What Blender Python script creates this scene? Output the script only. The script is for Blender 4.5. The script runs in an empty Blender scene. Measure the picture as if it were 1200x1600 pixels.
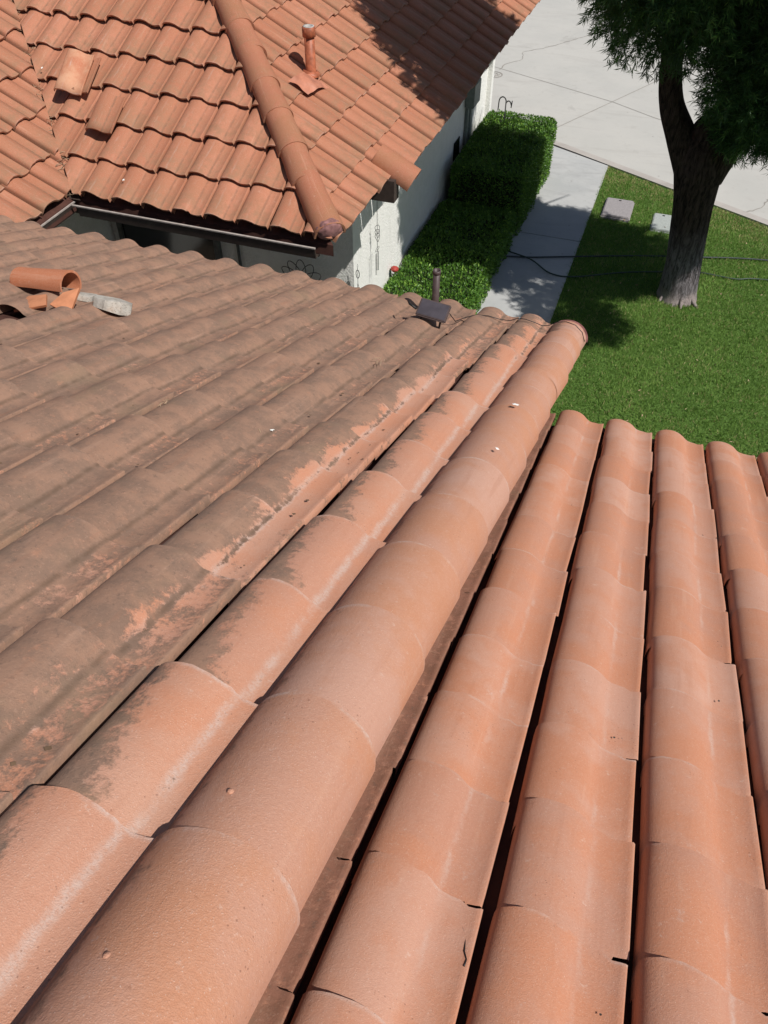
import bpy, bmesh, math, random
import numpy as np
from mathutils import Vector, Matrix
from mathutils import noise as mnoise
random.seed(7); rng = np.random.default_rng(7)
R_ = math.radians
S = bpy.context.scene; C = S.collection
GZ = 5.7                     # the camera (origin of the building coordinates) stands 5.7 m above the lawn

# ------------------------------------------------------------------ camera
cd = bpy.data.cameras.new('camera'); cam = bpy.data.objects.new('camera', cd); C.objects.link(cam)
PIT, YAW, F_PX = R_(46.387), R_(19.414), 1249.5
cd.sensor_fit = 'VERTICAL'; cd.sensor_height = 32.0; cd.lens = 32.0*F_PX/1600.0
cd.clip_start = 0.02; cd.clip_end = 600
cam.location = (0, 0, GZ); cam.rotation_euler = (math.pi/2-PIT, 0, YAW)
S.camera = cam
# ------------------------------------------------------------------ light
SUN = Vector((1.0, -0.42, 1.42)).normalized()
sun_el = math.asin(SUN.z); sun_az = math.atan2(SUN.x, SUN.y)
w = bpy.data.worlds.new('World'); S.world = w; w.use_nodes = True
nt = w.node_tree; bg = nt.nodes['Background']; sk = nt.nodes.new('ShaderNodeTexSky')
sk.sky_type = 'NISHITA'; sk.sun_disc = False; sk.sun_elevation = sun_el; sk.sun_rotation = sun_az
nt.links.new(sk.outputs[0], bg.inputs[0]); bg.inputs[1].default_value = 0.05
sl = bpy.data.lights.new('sun', 'SUN'); sl.energy = 3.95; sl.angle = R_(0.5); sl.color = (1, .955, .89)
so = bpy.data.objects.new('sun', sl); C.objects.link(so); so.rotation_euler = SUN.to_track_quat('Z', 'Y').to_euler()
so.location = (4, -4, 14)
S.view_settings.view_transform = 'Standard'; S.view_settings.look = 'None'
S.view_settings.exposure = 0.22; S.view_settings.gamma = 1.0; S.view_settings.use_curve_mapping = False
S.cycles.max_bounces = 6; S.cycles.diffuse_bounces = 3; S.cycles.use_denoising = True

# ------------------------------------------------------------------ node helper
class NT:
    def __init__(s, name):
        s.m = bpy.data.materials.new(name); s.m.use_nodes = True
        s.t = s.m.node_tree; s.t.nodes.clear()
        s.out = s.n('ShaderNodeOutputMaterial'); s.b = s.n('ShaderNodeBsdfPrincipled')
        s.t.links.new(s.b.outputs[0], s.out.inputs[0])
        s.geo = None
    def n(s, typ, **k):
        x = s.t.nodes.new(typ)
        for a, v in k.items(): setattr(x, a, v)
        return x
    def set(s, sock, v):
        if isinstance(v, bpy.types.NodeSocket): s.t.links.new(v, sock)
        elif isinstance(v, (tuple, list)) and len(v) == 3 and sock.type == 'RGBA': sock.default_value = (*v, 1)
        else: sock.default_value = v
    def obj(s): return s.n('ShaderNodeTexCoord').outputs['Object']
    def uv(s):
        q = s.n('ShaderNodeSeparateXYZ'); s.set(q.inputs[0], s.n('ShaderNodeTexCoord').outputs['UV']); return q.outputs[0], q.outputs[1]
    def attr(s, nm): return s.n('ShaderNodeAttribute', attribute_name=nm).outputs['Fac']
    def rnd(s): return s.n('ShaderNodeObjectInfo').outputs['Random']
    def scalev(s, v, sc):
        q = s.n('ShaderNodeVectorMath', operation='MULTIPLY'); s.set(q.inputs[0], v); q.inputs[1].default_value = sc; return q.outputs[0]
    def addv(s, v, f):
        q = s.n('ShaderNodeVectorMath', operation='ADD'); s.set(q.inputs[0], v); s.set(q.inputs[1], f); return q.outputs[0]
    def noise(s, vec, sc, det=4, rough=.55, dist=0.):
        q = s.n('ShaderNodeTexNoise'); s.set(q.inputs['Vector'], vec)
        q.inputs['Scale'].default_value = sc; q.inputs['Detail'].default_value = det
        q.inputs['Roughness'].default_value = rough; q.inputs['Distortion'].default_value = dist
        return q.outputs['Fac']
    def voro(s, vec, sc, feat='F1', rnd=1.):
        q = s.n('ShaderNodeTexVoronoi', feature=feat); s.set(q.inputs['Vector'], vec)
        q.inputs['Scale'].default_value = sc; q.inputs['Randomness'].default_value = rnd
        return q.outputs['Distance']
    def math(s, op, a, b=0., c=None, clamp=False):
        q = s.n('ShaderNodeMath', operation=op, use_clamp=clamp); s.set(q.inputs[0], a); s.set(q.inputs[1], b)
        if c is not None: s.set(q.inputs[2], c)
        return q.outputs[0]
    def ss(s, v, a, b, lo=0., hi=1.):
        q = s.n('ShaderNodeMapRange', interpolation_type='SMOOTHSTEP'); s.set(q.inputs[0], v)
        s.set(q.inputs[1], a); s.set(q.inputs[2], b); q.inputs[3].default_value = lo; q.inputs[4].default_value = hi
        return q.outputs[0]
    def mix(s, f, a, b, bt='MIX'):
        q = s.n('ShaderNodeMix', data_type='RGBA', blend_type=bt)
        s.set(q.inputs[0], f); s.set(q.inputs[6], a); s.set(q.inputs[7], b); return q.outputs[2]
    def fin(s, col, rough=.9, bump=None, bs=.3, bd=.01, spec=.25, metal=0.):
        s.set(s.b.inputs['Base Color'], col); s.set(s.b.inputs['Roughness'], rough)
        s.b.inputs['Specular IOR Level'].default_value = spec; s.b.inputs['Metallic'].default_value = metal
        if bump is not None:
            q = s.n('ShaderNodeBump'); s.set(q.inputs['Height'], bump); q.inputs['Strength'].default_value = bs
            q.inputs['Distance'].default_value = bd; s.set(s.b.inputs['Normal'], q.outputs[0])
        return s.m

def mat_plain(name, col, rough=.6, spec=.3, metal=0., var=.15, sc=20, bs=.15):
    k = NT(name); o = k.obj(); f = k.noise(o, sc, 4)
    c = k.mix(k.ss(f, .3, .7), tuple(x*(1-var) for x in col), tuple(min(1, x*(1+var)) for x in col))
    return k.fin(c, rough, f, bs, .004, spec, metal)

def mat_tile(name, cA, cB, cC, dirtA, dirtB, film=0., edge=.5, cap=False, dnoise=.55, bump=1., groove=None, wline=.035):
    """clay-coloured concrete tile: UV = across/along one tile, attributes rnd and dirt per vertex"""
    k = NT(name); o = k.obj(); u, v = k.uv(); rn = k.attr('rnd'); dt = k.attr('dirt')
    off = k.n('ShaderNodeCombineXYZ'); k.set(off.inputs[2], k.math('MULTIPLY', rn, 7.3)); oo = k.addv(o, off.outputs[0])
    big = k.noise(oo, 3.2, 4, .6); med = k.noise(oo, 17, 5, .65); fine = k.noise(oo, 160, 3, .7); sand = k.noise(o, 420, 2, .6)
    base = k.mix(k.ss(rn, .0, 1.), cA, cB)
    base = k.mix(k.ss(k.math('ADD', big, k.math('MULTIPLY', med, .35)), .52, .85), base, cC)
    base = k.mix(k.ss(fine, .35, .75, 0, .25), base, k.mix(.5, base, (.75, .5, .38)))
    base = k.mix(k.ss(fine, .62, .75, 0, .3), base, (.26, .10, .06))
    # sandy specks
    base = k.mix(k.ss(sand, .64, .72, 0, .5), base, (.74, .60, .52))
    base = k.mix(k.ss(k.noise(oo, 45, 4, .75), .62, .74, 0, .5), base, (.62, .45, .37))
    base = k.mix(k.ss(k.noise(oo, 30, 5, .8), .64, .74, 0, .55), base, (.33, .15, .09))
    # worn brown film in the lower third of the tile
    if film:
        ff = k.math('MULTIPLY', k.ss(v, .05, .95), k.ss(k.math('ADD', med, k.math('MULTIPLY', big, .5)), .55, .95))
        base = k.mix(k.math('MULTIPLY', ff, film), base, dirtA)
        lines = k.noise(k.scalev(oo, (60, 3, 60)), 1., 3)
        base = k.mix(k.ss(lines, .5, .8, 0, film*.5), base, dirtA)
    # lime bloom: pale line where barrel meets pan, a thin arc at the lower edge, blotches
    if cap:
        line = 0.
    else:
        line = k.ss(k.math('ABSOLUTE', k.math('SUBTRACT', k.math('ADD', u, k.math('MULTIPLY', k.math('SUBTRACT', med, .5), .09)), .60)), wline, .002)
        if wline < .05: line = k.math('MULTIPLY', line, k.ss(k.noise(oo, 4.1, 2), .40, .62))
    lb = k.ss(k.noise(oo, 6, 3), .36, .62) if wline < .05 else k.ss(k.noise(oo, 8, 5, .7), .30, .58)
    ea = k.math('MULTIPLY', k.ss(v, .965, .995), k.ss(k.noise(oo, 9, 3), .42, .66))
    bl = k.math('MULTIPLY', k.ss(k.noise(oo, 11, 6, .7), .60, .74), k.ss(k.noise(oo, 90, 3, .7), .42, .62))
    w1 = k.math('MAXIMUM', k.math('MULTIPLY', line, lb), k.math('MAXIMUM', ea, k.math('MULTIPLY', bl, .8)))
    w1 = k.math('MULTIPLY', w1, k.ss(fine, .3, .6, .35, 1.))
    base = k.mix(k.math('MULTIPLY', w1, edge), base, (.56, .45, .40))
    if groove is not None:
        gl = k.ss(k.math('ABSOLUTE', k.math('SUBTRACT', k.math('ADD', u, k.math('MULTIPLY', k.math('SUBTRACT', med, .5), .05)), groove)), .05, .0)
        dt = k.math('ADD', dt, k.math('MULTIPLY', gl, .25))
    # lichen and soot
    dn = k.noise(oo, 14, 8, .72, .4); dn2 = k.noise(o, 55, 6, .75)
    d = k.math('ADD', dt, k.math('ADD', k.math('MULTIPLY', k.math('SUBTRACT', dn, .5), dnoise*2), k.math('MULTIPLY', k.math('SUBTRACT', dn2, .5), dnoise*1.6)))
    dm = k.ss(d, .38, .62) if groove is not None and not film else k.ss(d, .40, .64)
    dcol = k.mix(k.ss(k.noise(o, 9, 6, .7), .38, .62), dirtA, dirtB)
    dcol = k.mix(k.ss(dn2, .55, .70, 0, .6), dcol, (.10, .08, .066))
    dcol = k.mix(k.ss(k.noise(oo, 30, 6, .75), .58, .70, 0, .6), dcol, (.43, .21, .13))
    dcol = k.mix(k.ss(k.noise(o, 3.3, 5, .6), .55, .70, 0, .35), dcol, (.225, .175, .11))
    dcol = k.mix(k.ss(k.noise(oo, 120, 3, .7), .56, .7, 0, .35), dcol, (.42, .27, .2))
    col = k.mix(k.math('MULTIPLY', dm, .92), base, dcol)
    if groove is not None: col = k.mix(k.math('MULTIPLY', k.math('MULTIPLY', gl, .6) if film else k.math('MULTIPLY', gl, dm), k.ss(k.noise(oo, 21, 4),   .3, .6, .2, .65)), col, (.12, .075, .05))
    pit = k.ss(k.voro(o, 75), .16, .06); pit = k.math('MULTIPLY', pit, k.ss(k.noise(oo, 5, 3), .5, .62))
    col = k.mix(k.math('MULTIPLY', pit, .55), col, (.16, .07, .045))
    streak = k.noise(k.scalev(oo, (26, 1.6, 26)), 1., 5, .65)
    col = k.mix(k.ss(streak, .55, .78, 0, .28), col, (.36, .15, .085))
    col = k.mix(k.ss(streak, .45, .25, 0, .22), col, (.64, .40, .29))
    h = k.math('ADD', k.math('MULTIPLY', fine, .5), k.math('ADD', k.math('MULTIPLY', sand, .6), k.math('MULTIPLY', med, .7)))
    h = k.math('ADD', h, k.math('MULTIPLY', k.math('MULTIPLY', dn2, dm), 1.2))
    return k.fin(col, k.ss(dm, 0, 1, .74, .95), h, .30*bump, .006, .28)

M = {}
M['tile_clean'] = mat_tile('clay_tile_clean', (.465, .225, .150), (.54, .30, .22), (.52, .225, .13), (.20, .095, .062), (.27, .125, .085), edge=.5, dnoise=.35)
M['tile_old'] = mat_tile('clay_tile_weathered', (.49, .245, .165), (.52, .28, .195), (.53, .24, .145), (.215, .142, .105), (.315, .190, .132), edge=.65, dnoise=.6, groove=.6, wline=.055, bump=1.3)
M['tile_cap'] = mat_tile('clay_cap_tile', (.48, .250, .175), (.52, .295, .22), (.50, .235, .14), (.21, .12, .082), (.28, .155, .105), edge=.65, cap=True, dnoise=.4, bump=1.2)
M['tile_far'] = mat_tile('clay_tile_neighbour', (.37, .138, .075), (.45, .182, .108), (.39, .155, .085), (.25, .165, .10), (.32, .19, .12), film=.55, edge=.25, dnoise=.3, groove=.33)
M['tile_farcap'] = mat_tile('clay_hip_tile', (.37, .135, .075), (.42, .165, .095), (.35, .145, .075), (.24, .15, .085), (.26, .14, .085), film=.2, edge=.1, cap=True, dnoise=.3)
M['underlay'] = mat_plain('roof_underlay', (.075, .032, .024), .95)
M['fascia'] = mat_plain('painted_fascia', (.055, .04, .034), .6)
M['gutter'] = mat_plain('gutter_metal', (.05, .036, .03), .45, .5)
M['gutter_lip'] = mat_plain('gutter_lip_metal', (.42, .37, .34), .4, .5)
M['dark_glass'] = mat_plain('dark_glass', (.012, .014, .016), .12, .6, bs=0)
M['frame'] = mat_plain('window_frame', (.11, .115, .11), .6)
M['black_metal'] = mat_plain('black_metal', (.012, .012, .013), .45, .5)
M['rubber'] = mat_plain('hose_rubber', (.035, .045, .05), .5, .4)
M['rubber_green'] = mat_plain('green_hose_rubber', (.04, .065, .05), .5, .4)
M['panel_frame'] = mat_plain('brown_plastic', (.075, .052, .050), .5, .4)
M['pipe_red'] = mat_plain('painted_vent_pipe', (.36, .11, .055), .5, .4, var=.3)
M['pipe_grey'] = mat_plain('pipe_rim', (.42, .40, .38), .6)
M['lead'] = mat_plain('painted_flashing', (.46, .185, .115), .5, .5, var=.2, sc=9, bs=.2)
M['mortar'] = mat_plain('hip_mortar', (.25, .125, .12), .9, .2, var=.3, sc=25, bs=.8)
M['grey_plastic'] = mat_plain('grey_lid', (.31, .29, .295), .8, .2, var=.12, sc=40, bs=.4)
M['green_plastic'] = mat_plain('pale_green_lid', (.37, .40, .38), .8, .2, var=.12, sc=40, bs=.4)
M['meter'] = mat_plain('meter_cabinet', (.24, .27, .25), .6)
M['twig'] = mat_plain('dry_twig', (.42, .30, .20), .9)
M['white_mark'] = mat_plain('bird_lime', (.85, .84, .80), .8)
M['black'] = mat_plain('dark_plastic', (.02, .02, .02), .5)
M['white_plastic'] = mat_plain('white_plastic', (.6, .6, .6), .4)

def mk_stucco():
    k = NT('stucco'); o = k.obj()
    a = k.noise(o, 38, 5, .6); b = k.noise(o, 9, 3); c = k.mix(k.ss(b, .3, .7), (.84, .845, .81), (.89, .89, .86))
    c = k.mix(k.ss(k.noise(k.scalev(o, (6, 6, .6)), 1, 4), .55, .8, 0, .25), c, (.5, .5, .46))
    return k.fin(c, .92, k.math('ADD', k.ss(a, .42, .56), k.math('MULTIPLY', k.noise(o, 150, 3), .3)), .45, .010, .2)
M['stucco'] = mk_stucco()
def mk_conc(name, c1, c2, stain, sc=1.):
    k = NT(name); o = k.obj()
    a = k.noise(o, .9*sc, 5, .6); b = k.noise(o, 6*sc, 6, .65); f = k.noise(o, 140, 3, .6)
    c = k.mix(k.ss(a, .3, .7), c1, c2); c = k.mix(k.ss(b, .5, .78, 0, .35), c, stain)
    c = k.mix(k.ss(k.noise(o, 2.3, 6, .7, .6), .60, .74, 0, .5), c, stain)
    c = k.mix(k.ss(f, .58, .72, 0, .25), c, (.25, .24, .23))
    tr = k.noise(k.scalev(o, (.5, 2.2, 1)), 1.3, 5, .6, .8)
    c = k.mix(k.ss(tr, .55, .72, 0, .45), c, stain)
    c = k.mix(k.ss(k.noise(o, .55, 6, .7, 1.2), .60, .66, 0, .35), c, tuple(x*.8 for x in stain))
    c = k.mix(k.math('MULTIPLY', k.ss(k.voro(o, 3.2), .07, .03), .5), c, (.2, .19, .18))
    return k.fin(c, .9, f, .3, .003, .2)
M['drive'] = mk_conc('driveway_concrete', (.465, .46, .435), (.505, .495, .465), (.40, .385, .36))
M['path'] = mk_conc('path_concrete', (.40, .41, .41), (.47, .475, .47), (.30, .30, .30), 1.6)
M['curb'] = mk_conc('edging_concrete', (.40, .37, .345), (.46, .43, .40), (.30, .28, .26), 2)
M['crack'] = mat_plain('crack_dirt', (.30, .28, .255), 1.)
M['crack_dark'] = mat_plain('joint_dirt', (.07, .06, .05), 1.)
def mk_soil():
    k = NT('lawn_turf'); o = k.obj(); a = k.noise(o, 2.0, 5, .6); f = k.noise(o, 70, 5, .75); f2 = k.noise(o, 20, 4, .7)
    c = k.mix(k.ss(f, .3, .7), (.055, .115, .022), (.14, .24, .06)); c = k.mix(k.ss(f2, .62, .8, 0, .6), c, (.16, .14, .06))
    return k.fin(c, .95, f, .8, .02, .1)
M['turf'] = mk_soil()
M['soil'] = mat_plain('bare_soil', (.13, .10, .075), .95, var=.4, sc=8, bs=.6)
def mk_leaf(name, a, b, c3, rough=.5, trans=.25, spec=.4):
    k = NT(name); rn = k.attr('rnd')
    c = k.mix(rn, a, b); c = k.mix(k.ss(rn, .9, 1.), c, c3)
    k.fin(c, rough, None, spec=spec)
    tr = k.n('ShaderNodeBsdfTranslucent'); k.set(tr.inputs[0], k.mix(.5, c, (.3, .5, .05)))
    mx = k.n('ShaderNodeMixShader'); mx.inputs[0].default_value = trans
    k.t.links.new(k.b.outputs[0], mx.inputs[1]); k.t.links.new(tr.outputs[0], mx.inputs[2]); k.t.links.new(mx.outputs[0], k.out.inputs[0])
    return k.m
M['tile_clay_new'] = mat_tile('clay_barrel_tile', (.47, .17, .085), (.49, .18, .09), (.44, .15, .07), (.25, .165, .10), (.32, .19, .12), edge=.2, cap=True, dnoise=.2)
M['tile_worn'] = mat_tile('clay_tile_worn', (.44, .15, .075), (.46, .17, .09), (.57, .31, .19), (.25, .165, .10), (.32, .19, .12), edge=.6, dnoise=.3)
M['grass'] = mk_leaf('grass_blades', (.125, .235, .045), (.26, .40, .10), (.46, .40, .20), .6, .2, .2)
M['hedge_leaf'] = mk_leaf('hedge_leaves', (.040, .115, .018), (.12, .25, .03), (.30, .48, .08), .45, .15)
M['needle'] = mk_leaf('pine_leaves', (.022, .070, .024), (.060, .155, .045), (.19, .38, .11), .5, .2)
M['twigdark'] = mat_plain('hedge_branches', (.018, .024, .012), .95)
def mk_bark():
    k = NT('tree_bark'); o = k.obj()
    a = k.noise(k.scalev(o, (30, 30, 6)), 1., 7, .75, .6); b = k.noise(o, 90, 4, .7)
    c = k.mix(k.ss(a, .35, .65), (.016, .012, .010), (.11, .082, .068))
    sp = k.n('ShaderNodeSeparateXYZ'); k.set(sp.inputs[0], o)
    hgt = k.math('ADD', k.math('ADD', sp.outputs[2], 5.7), k.math('MULTIPLY', k.math('SUBTRACT', k.noise(o, 4, 4), .5), .35))
    lime = k.math('MULTIPLY', k.ss(hgt, 1.15, .45), k.ss(a, .40, .60, .25, 1.))
    c = k.mix(k.math('MULTIPLY', lime, .8), c, (.36, .335, .36))
    foot = k.math('MULTIPLY', k.ss(hgt, .20, .05), .75); c = k.mix(foot, c, (.55, .46, .44))
    return k.fin(c, .95, k.math('ADD', a, k.math('MULTIPLY', b, .3)), 1., .06, .15)
M['bark'] = mk_bark()

# ------------------------------------------------------------------ mesh helpers
def new_obj(name, me, parent=None):
    o = bpy.data.objects.new(name, me); C.objects.link(o)
    if parent is not None: o.parent = parent
    return o
def obj_np(name, V, Fq, mat, parent=None, uv=None, attrs=None, smooth=None, mw=None):
    """V (n,3), Fq list/array of faces (all same length array or list of tuples)"""
    me = bpy.data.meshes.new(name)
    V = np.asarray(V, float)
    if isinstance(Fq, np.ndarray):
        nf, k = Fq.shape
        me.vertices.add(len(V)); me.vertices.foreach_set('co', V.ravel())
        me.loops.add(nf*k); me.loops.foreach_set('vertex_index', Fq.ravel().astype(np.int32))
        me.polygons.add(nf); me.polygons.foreach_set('loop_start', (np.arange(nf)*k).astype(np.int32))
        me.update(calc_edges=True)
    else:
        me.from_pydata([tuple(v) for v in V], [], [tuple(f) for f in Fq]); me.update()
    if uv is not None:
        ul = me.uv_layers.new(name='UVMap'); li = np.zeros(len(me.loops), np.int32); me.loops.foreach_get('vertex_index', li)
        ul.data.foreach_set('uv', np.asarray(uv, np.float32)[li].ravel())
    for nm, a in (attrs or {}).items():
        at = me.attributes.new(nm, 'FLOAT', 'POINT'); at.data.foreach_set('value', np.asarray(a, np.float32))
    if smooth is not None:
        me.polygons.foreach_set('use_smooth', np.full(len(me.polygons), smooth) if isinstance(smooth, bool) else smooth)
    me.materials.append(mat); me.validate()
    o = new_obj(name, me, parent)
    if mw is not None: o.matrix_local = mw
    return o
class BM:
    """collects shapes, links them as one mesh"""
    def __init__(s): s.b = bmesh.new()
    def box(s, lo, hi, bev=0., rot=None):
        r = bmesh.ops.create_cube(s.b, size=1.); vs = r['verts']
        lo, hi = Vector(lo), Vector(hi); c = (lo+hi)/2; d = hi-lo
        for v in vs: v.co = Vector((v.co.x*d.x, v.co.y*d.y, v.co.z*d.z))
        if bev:
            es = list({e for v in vs for e in v.link_edges}); r = bmesh.ops.bevel(s.b, geom=es, offset=bev, segments=2, affect='EDGES')
            vs = [v for v in s.b.verts if v in set(r['verts']) or v in set(vs)] if False else list({v for f in r['faces'] for v in f.verts} | {v for v in vs if v.is_valid})
        for v in vs:
            v.co = (rot @ v.co if rot is not None else v.co) + c
        return s
    def prism(s, pts, z0, z1):
        a = [s.b.verts.new((x, y, z0)) for x, y in pts]; c = [s.b.verts.new((x, y, z1)) for x, y in pts]
        s.b.faces.new(a[::-1]); s.b.faces.new(c); n = len(a)
        for i in range(n): s.b.faces.new((a[i], a[(i+1) % n], c[(i+1) % n], c[i]))
        return s
    def poly(s, pts):
        s.b.faces.new([s.b.verts.new(p) for p in pts]); return s
    def tube(s, pts, r, n=8, caps=True, rs=None):
        pts = [Vector(p) for p in pts]; rings = []; up = None
        for i, p in enumerate(pts):
            t = (pts[min(i+1, len(pts)-1)]-pts[max(i-1, 0)]).normalized()
            if up is None: up = t.orthogonal().normalized()
            up = (up-t*up.dot(t)).normalized(); q = t.cross(up); rr = rs[i] if rs else r
            rings.append([s.b.verts.new(p+(up*math.cos(a)+q*math.sin(a))*rr) for a in [2*math.pi*j/n for j in range(n)]])
        for a, b in zip(rings, rings[1:]):
            for j in range(n):
                f = s.b.faces.new((a[j], a[(j+1) % n], b[(j+1) % n], b[j])); f.smooth = True
        if caps:
            s.b.faces.new(rings[0][::-1]); s.b.faces.new(rings[-1])
        return s
    def lathe(s, prof, c, axis=Vector((0, 0, 1)), n=24):
        axis = axis.normalized(); u = axis.orthogonal().normalized(); v = axis.cross(u); c = Vector(c); rings = []
        for r, h in prof:
            rings.append([s.b.verts.new(c+axis*h+(u*math.cos(a)+v*math.sin(a))*max(r, 1e-4)) for a in [2*math.pi*j/n for j in range(n)]])
        for a, b in zip(rings, rings[1:]):
            for j in range(n):
                f = s.b.faces.new((a[j], a[(j+1) % n], b[(j+1) % n], b[j])); f.smooth = True
        return s
    def build(s, name, mat, parent=None, mw=None, smooth=False):
        me = bpy.data.meshes.new(name); bmesh.ops.recalc_face_normals(s.b, faces=s.b.faces[:]); s.b.to_mesh(me); s.b.free()
        me.materials.append(mat)
        if smooth: me.polygons.foreach_set('use_smooth', [True]*len(me.polygons))
        o = new_obj(name, me, parent)
        if mw is not None: o.matrix_local = mw
        return o
def tag(o, label=None, cat=None, group=None, kind=None):
    for k_, v_ in (('label', label), ('category', cat), ('group', group), ('kind', kind)):
        if v_: o[k_] = v_
    return o
def empty(name, loc):
    o = bpy.data.objects.new(name, None); o.empty_display_size = .1; o.location = loc; C.objects.link(o); return o
def rebase(o, loc):
    """give a mesh whose vertices are in building coordinates its own origin"""
    loc = Vector(loc); o.data.transform(Matrix.Translation(-loc)); o.location = loc; return o

# ------------------------------------------------------------------ roof tiles
PROF = [(.000, -.012), (.001, .015), (.003, .032), (.009, .045), (.020, .056), (.036, .0645), (.056, .070), (.078, .072), (.100, .070), (.120, .0645),
        (.138, .056), (.152, .046), (.163, .036), (.173, .028), (.185, .022), (.202, .018), (.222, .0165), (.242, .018), (.258, .022), (.268, .026), (.272, .024), (.273, -.012)]
def slope_matrix(p0, down):
    """x across, y downhill, z out of the roof"""
    D = Vector(down).normalized(); hx = Vector((D.x, D.y, 0)).normalized(); N = D.cross(Vector((0, 0, 1))).cross(D).normalized()
    X = D.cross(N).normalized()
    m = Matrix((X, D, N)).transposed().to_4x4(); m.translation = Vector(p0); return m
def tiles(name, mat, parent, mw, cols, rows, width=.297, lift=.022, th=.013, over=.05, mirror=False, dirt=None, clips=(), jit=1., skip=None, colshift=None, nv=3, hs=1.0, notch=0.):
    P = np.array(PROF); sx = width/.297; P = P*np.array([sx, hs]); n = len(P)
    if mirror: P = np.stack([width-.02-P[:, 0], P[:, 1]], 1)[::-1]
    V = []; Fq = []; UV = []; RN = []; DT = []; SM = []
    base = 0
    for ci, x0 in enumerate(cols):
        for ri in range(len(rows)-1):
            s0, s1 = rows[ri], rows[ri+1]
            if skip and skip(ci, ri): continue
            r = rng.random(); jx = rng.normal(0, .0022)*jit; js = rng.normal(0, .003)*jit; jz = rng.normal(0, .0012)*jit; ang = rng.normal(0, .006)*jit
            vs = np.linspace(0, 1, nv); top = []
            wob = np.cumsum(rng.normal(0, .0009*jit, n)); wob -= wob.mean()
            if rng.random() < .35: kk = rng.integers(1, n-3); wob[kk:kk+2] -= rng.uniform(.003, .009)
            for v in vs:
                s = (s0-over)+(s1+js-s0+over)*v
                q = np.zeros((n, 3)); q[:, 0] = x0+P[:, 0]+jx+ang*(s-s1); q[:, 1] = s+(wob if v == 1 else 0); q[:, 2] = P[:, 1]*(.97+.03*v)+jz+lift*v
                if notch and v == 1: q[P[:, 0] > width*.80, 1] -= notch*rng.uniform(.6, 1.1)
                if notch and v == 0: q[P[:, 0] > width*.80, 1] += over+.004
                top.append(q)
            if colshift: 
                for q in top: q[:, 0] += colshift(q[:, 1])
            last = top[-1].copy(); lip = last.copy(); lip[:, 2] -= th; inn = lip.copy(); inn[:, 1] -= .06
            up = (last*1.0); block = np.concatenate(top+[last, lip, lip, inn])
            vl = (s1-s0+over)
            uu = np.tile(P[:, 0]/width, nv+4); vv = np.repeat(list(((vs*vl)-over)/(s1-s0))+[1, 1, 1, .9], n)
            V.append(block); UV.append(np.stack([uu, vv], 1)); RN.append(np.full(len(block), r))
            DT.append(np.array([dirt(ci, ri, a, b) for a, b in zip(uu, vv)]) if dirt else np.zeros(len(block)))
            def strip(a, b, sm):
                i = np.arange(n-1); Fq.append(np.stack([base+a*n+i, base+b*n+i, base+b*n+i+1, base+a*n+i+1], 1)); SM.append(np.full(n-1, sm))
            for j in range(nv-1): strip(j, j+1, True)
            strip(nv, nv+1, False); strip(nv+2, nv+3, True)
            base += len(block)
    V = np.concatenate(V); F_ = np.concatenate(Fq)
    o = obj_np(name, V, F_, mat, parent, np.concatenate(UV), {'rnd': np.concatenate(RN), 'dirt': np.concatenate(DT)}, np.concatenate(SM), mw)
    # creases
    if clips:
        b = bmesh.new(); b.from_mesh(o.data); inv = mw.inverted()
        for co, no in clips:
            lc = inv @ Vector(co); ln = (inv.to_3x3() @ Vector(no)).normalized()
            bmesh.ops.bisect_plane(b, geom=b.verts[:]+b.edges[:]+b.faces[:], plane_co=lc, plane_no=ln, clear_outer=True)
        b.to_mesh(o.data); b.free()
    return o
def cap_tile(name, mat, parent, mw, L, r0, r1, h=1., th=.014, arc=96, dirt=None, n=26, wid=1.):
    """half-barrel tile: y runs downhill from 0 to L; bigger at the lower end"""
    V = []; UV = []; DT = []; A = [R_(-arc+2*arc*i/(n-1)) for i in range(n)]; ys = np.linspace(0, L, 5)
    r_ = rng.random(); wob = np.cumsum(rng.normal(0, .0009, n)); wob -= wob.mean()
    rings = []
    for y in ys:
        t = y/L; r = r0+(r1-r0)*t
        rings.append([(math.sin(a)*r*wid, y+(wob[i] if y == L else 0), (math.cos(a)*r-.0)*h+.004*t) for i, a in enumerate(A)])
    rings.append(rings[-1]); inner = [(math.sin(a)*(r1-th)*wid, L+wob[i], math.cos(a)*(r1-th)*h) for i, a in enumerate(A)]
    rings += [inner, inner, [(x, y-L*.98, z-.0) for x, y, z in inner]]
    for k_, rg in enumerate(rings):
        V += rg
        for i, p in enumerate(rg): UV.append((i/(n-1), p[1]/L)); DT.append(dirt(i/(n-1), p[1]/L) if dirt else 0.)
    Fq = []; SM = []
    for a, b, sm in [(0, 1, True), (1, 2, True), (2, 3, True), (3, 4, True), (5, 6, False), (7, 8, True)]:
        for i in range(n-1): Fq.append((a*n+i, b*n+i, b*n+i+1, a*n+i+1)); SM.append(sm)
    return obj_np(name, V, np.array(Fq), mat, parent, UV, {'rnd': np.full(len(V), r_), 'dirt': DT}, np.array(SM), mw)
def mrot(x, y, z, o):
    m = Matrix((Vector(x), Vector(y), Vector(z))).transposed().to_4x4(); m.translation = Vector(o); return m

# ------------------------------------------------------------------ ground
G = -5.7
def sheet(name, pts, z, mat, label=None):
    b = BM(); b.poly([(x, y, z) for x, y in pts]); o = b.build(name, mat); o['kind'] = 'structure'; return o
sheet('ground', [(-150, -150), (150, -150), (150, 200), (-150, 200)], G-.03, M['soil'])
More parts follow.
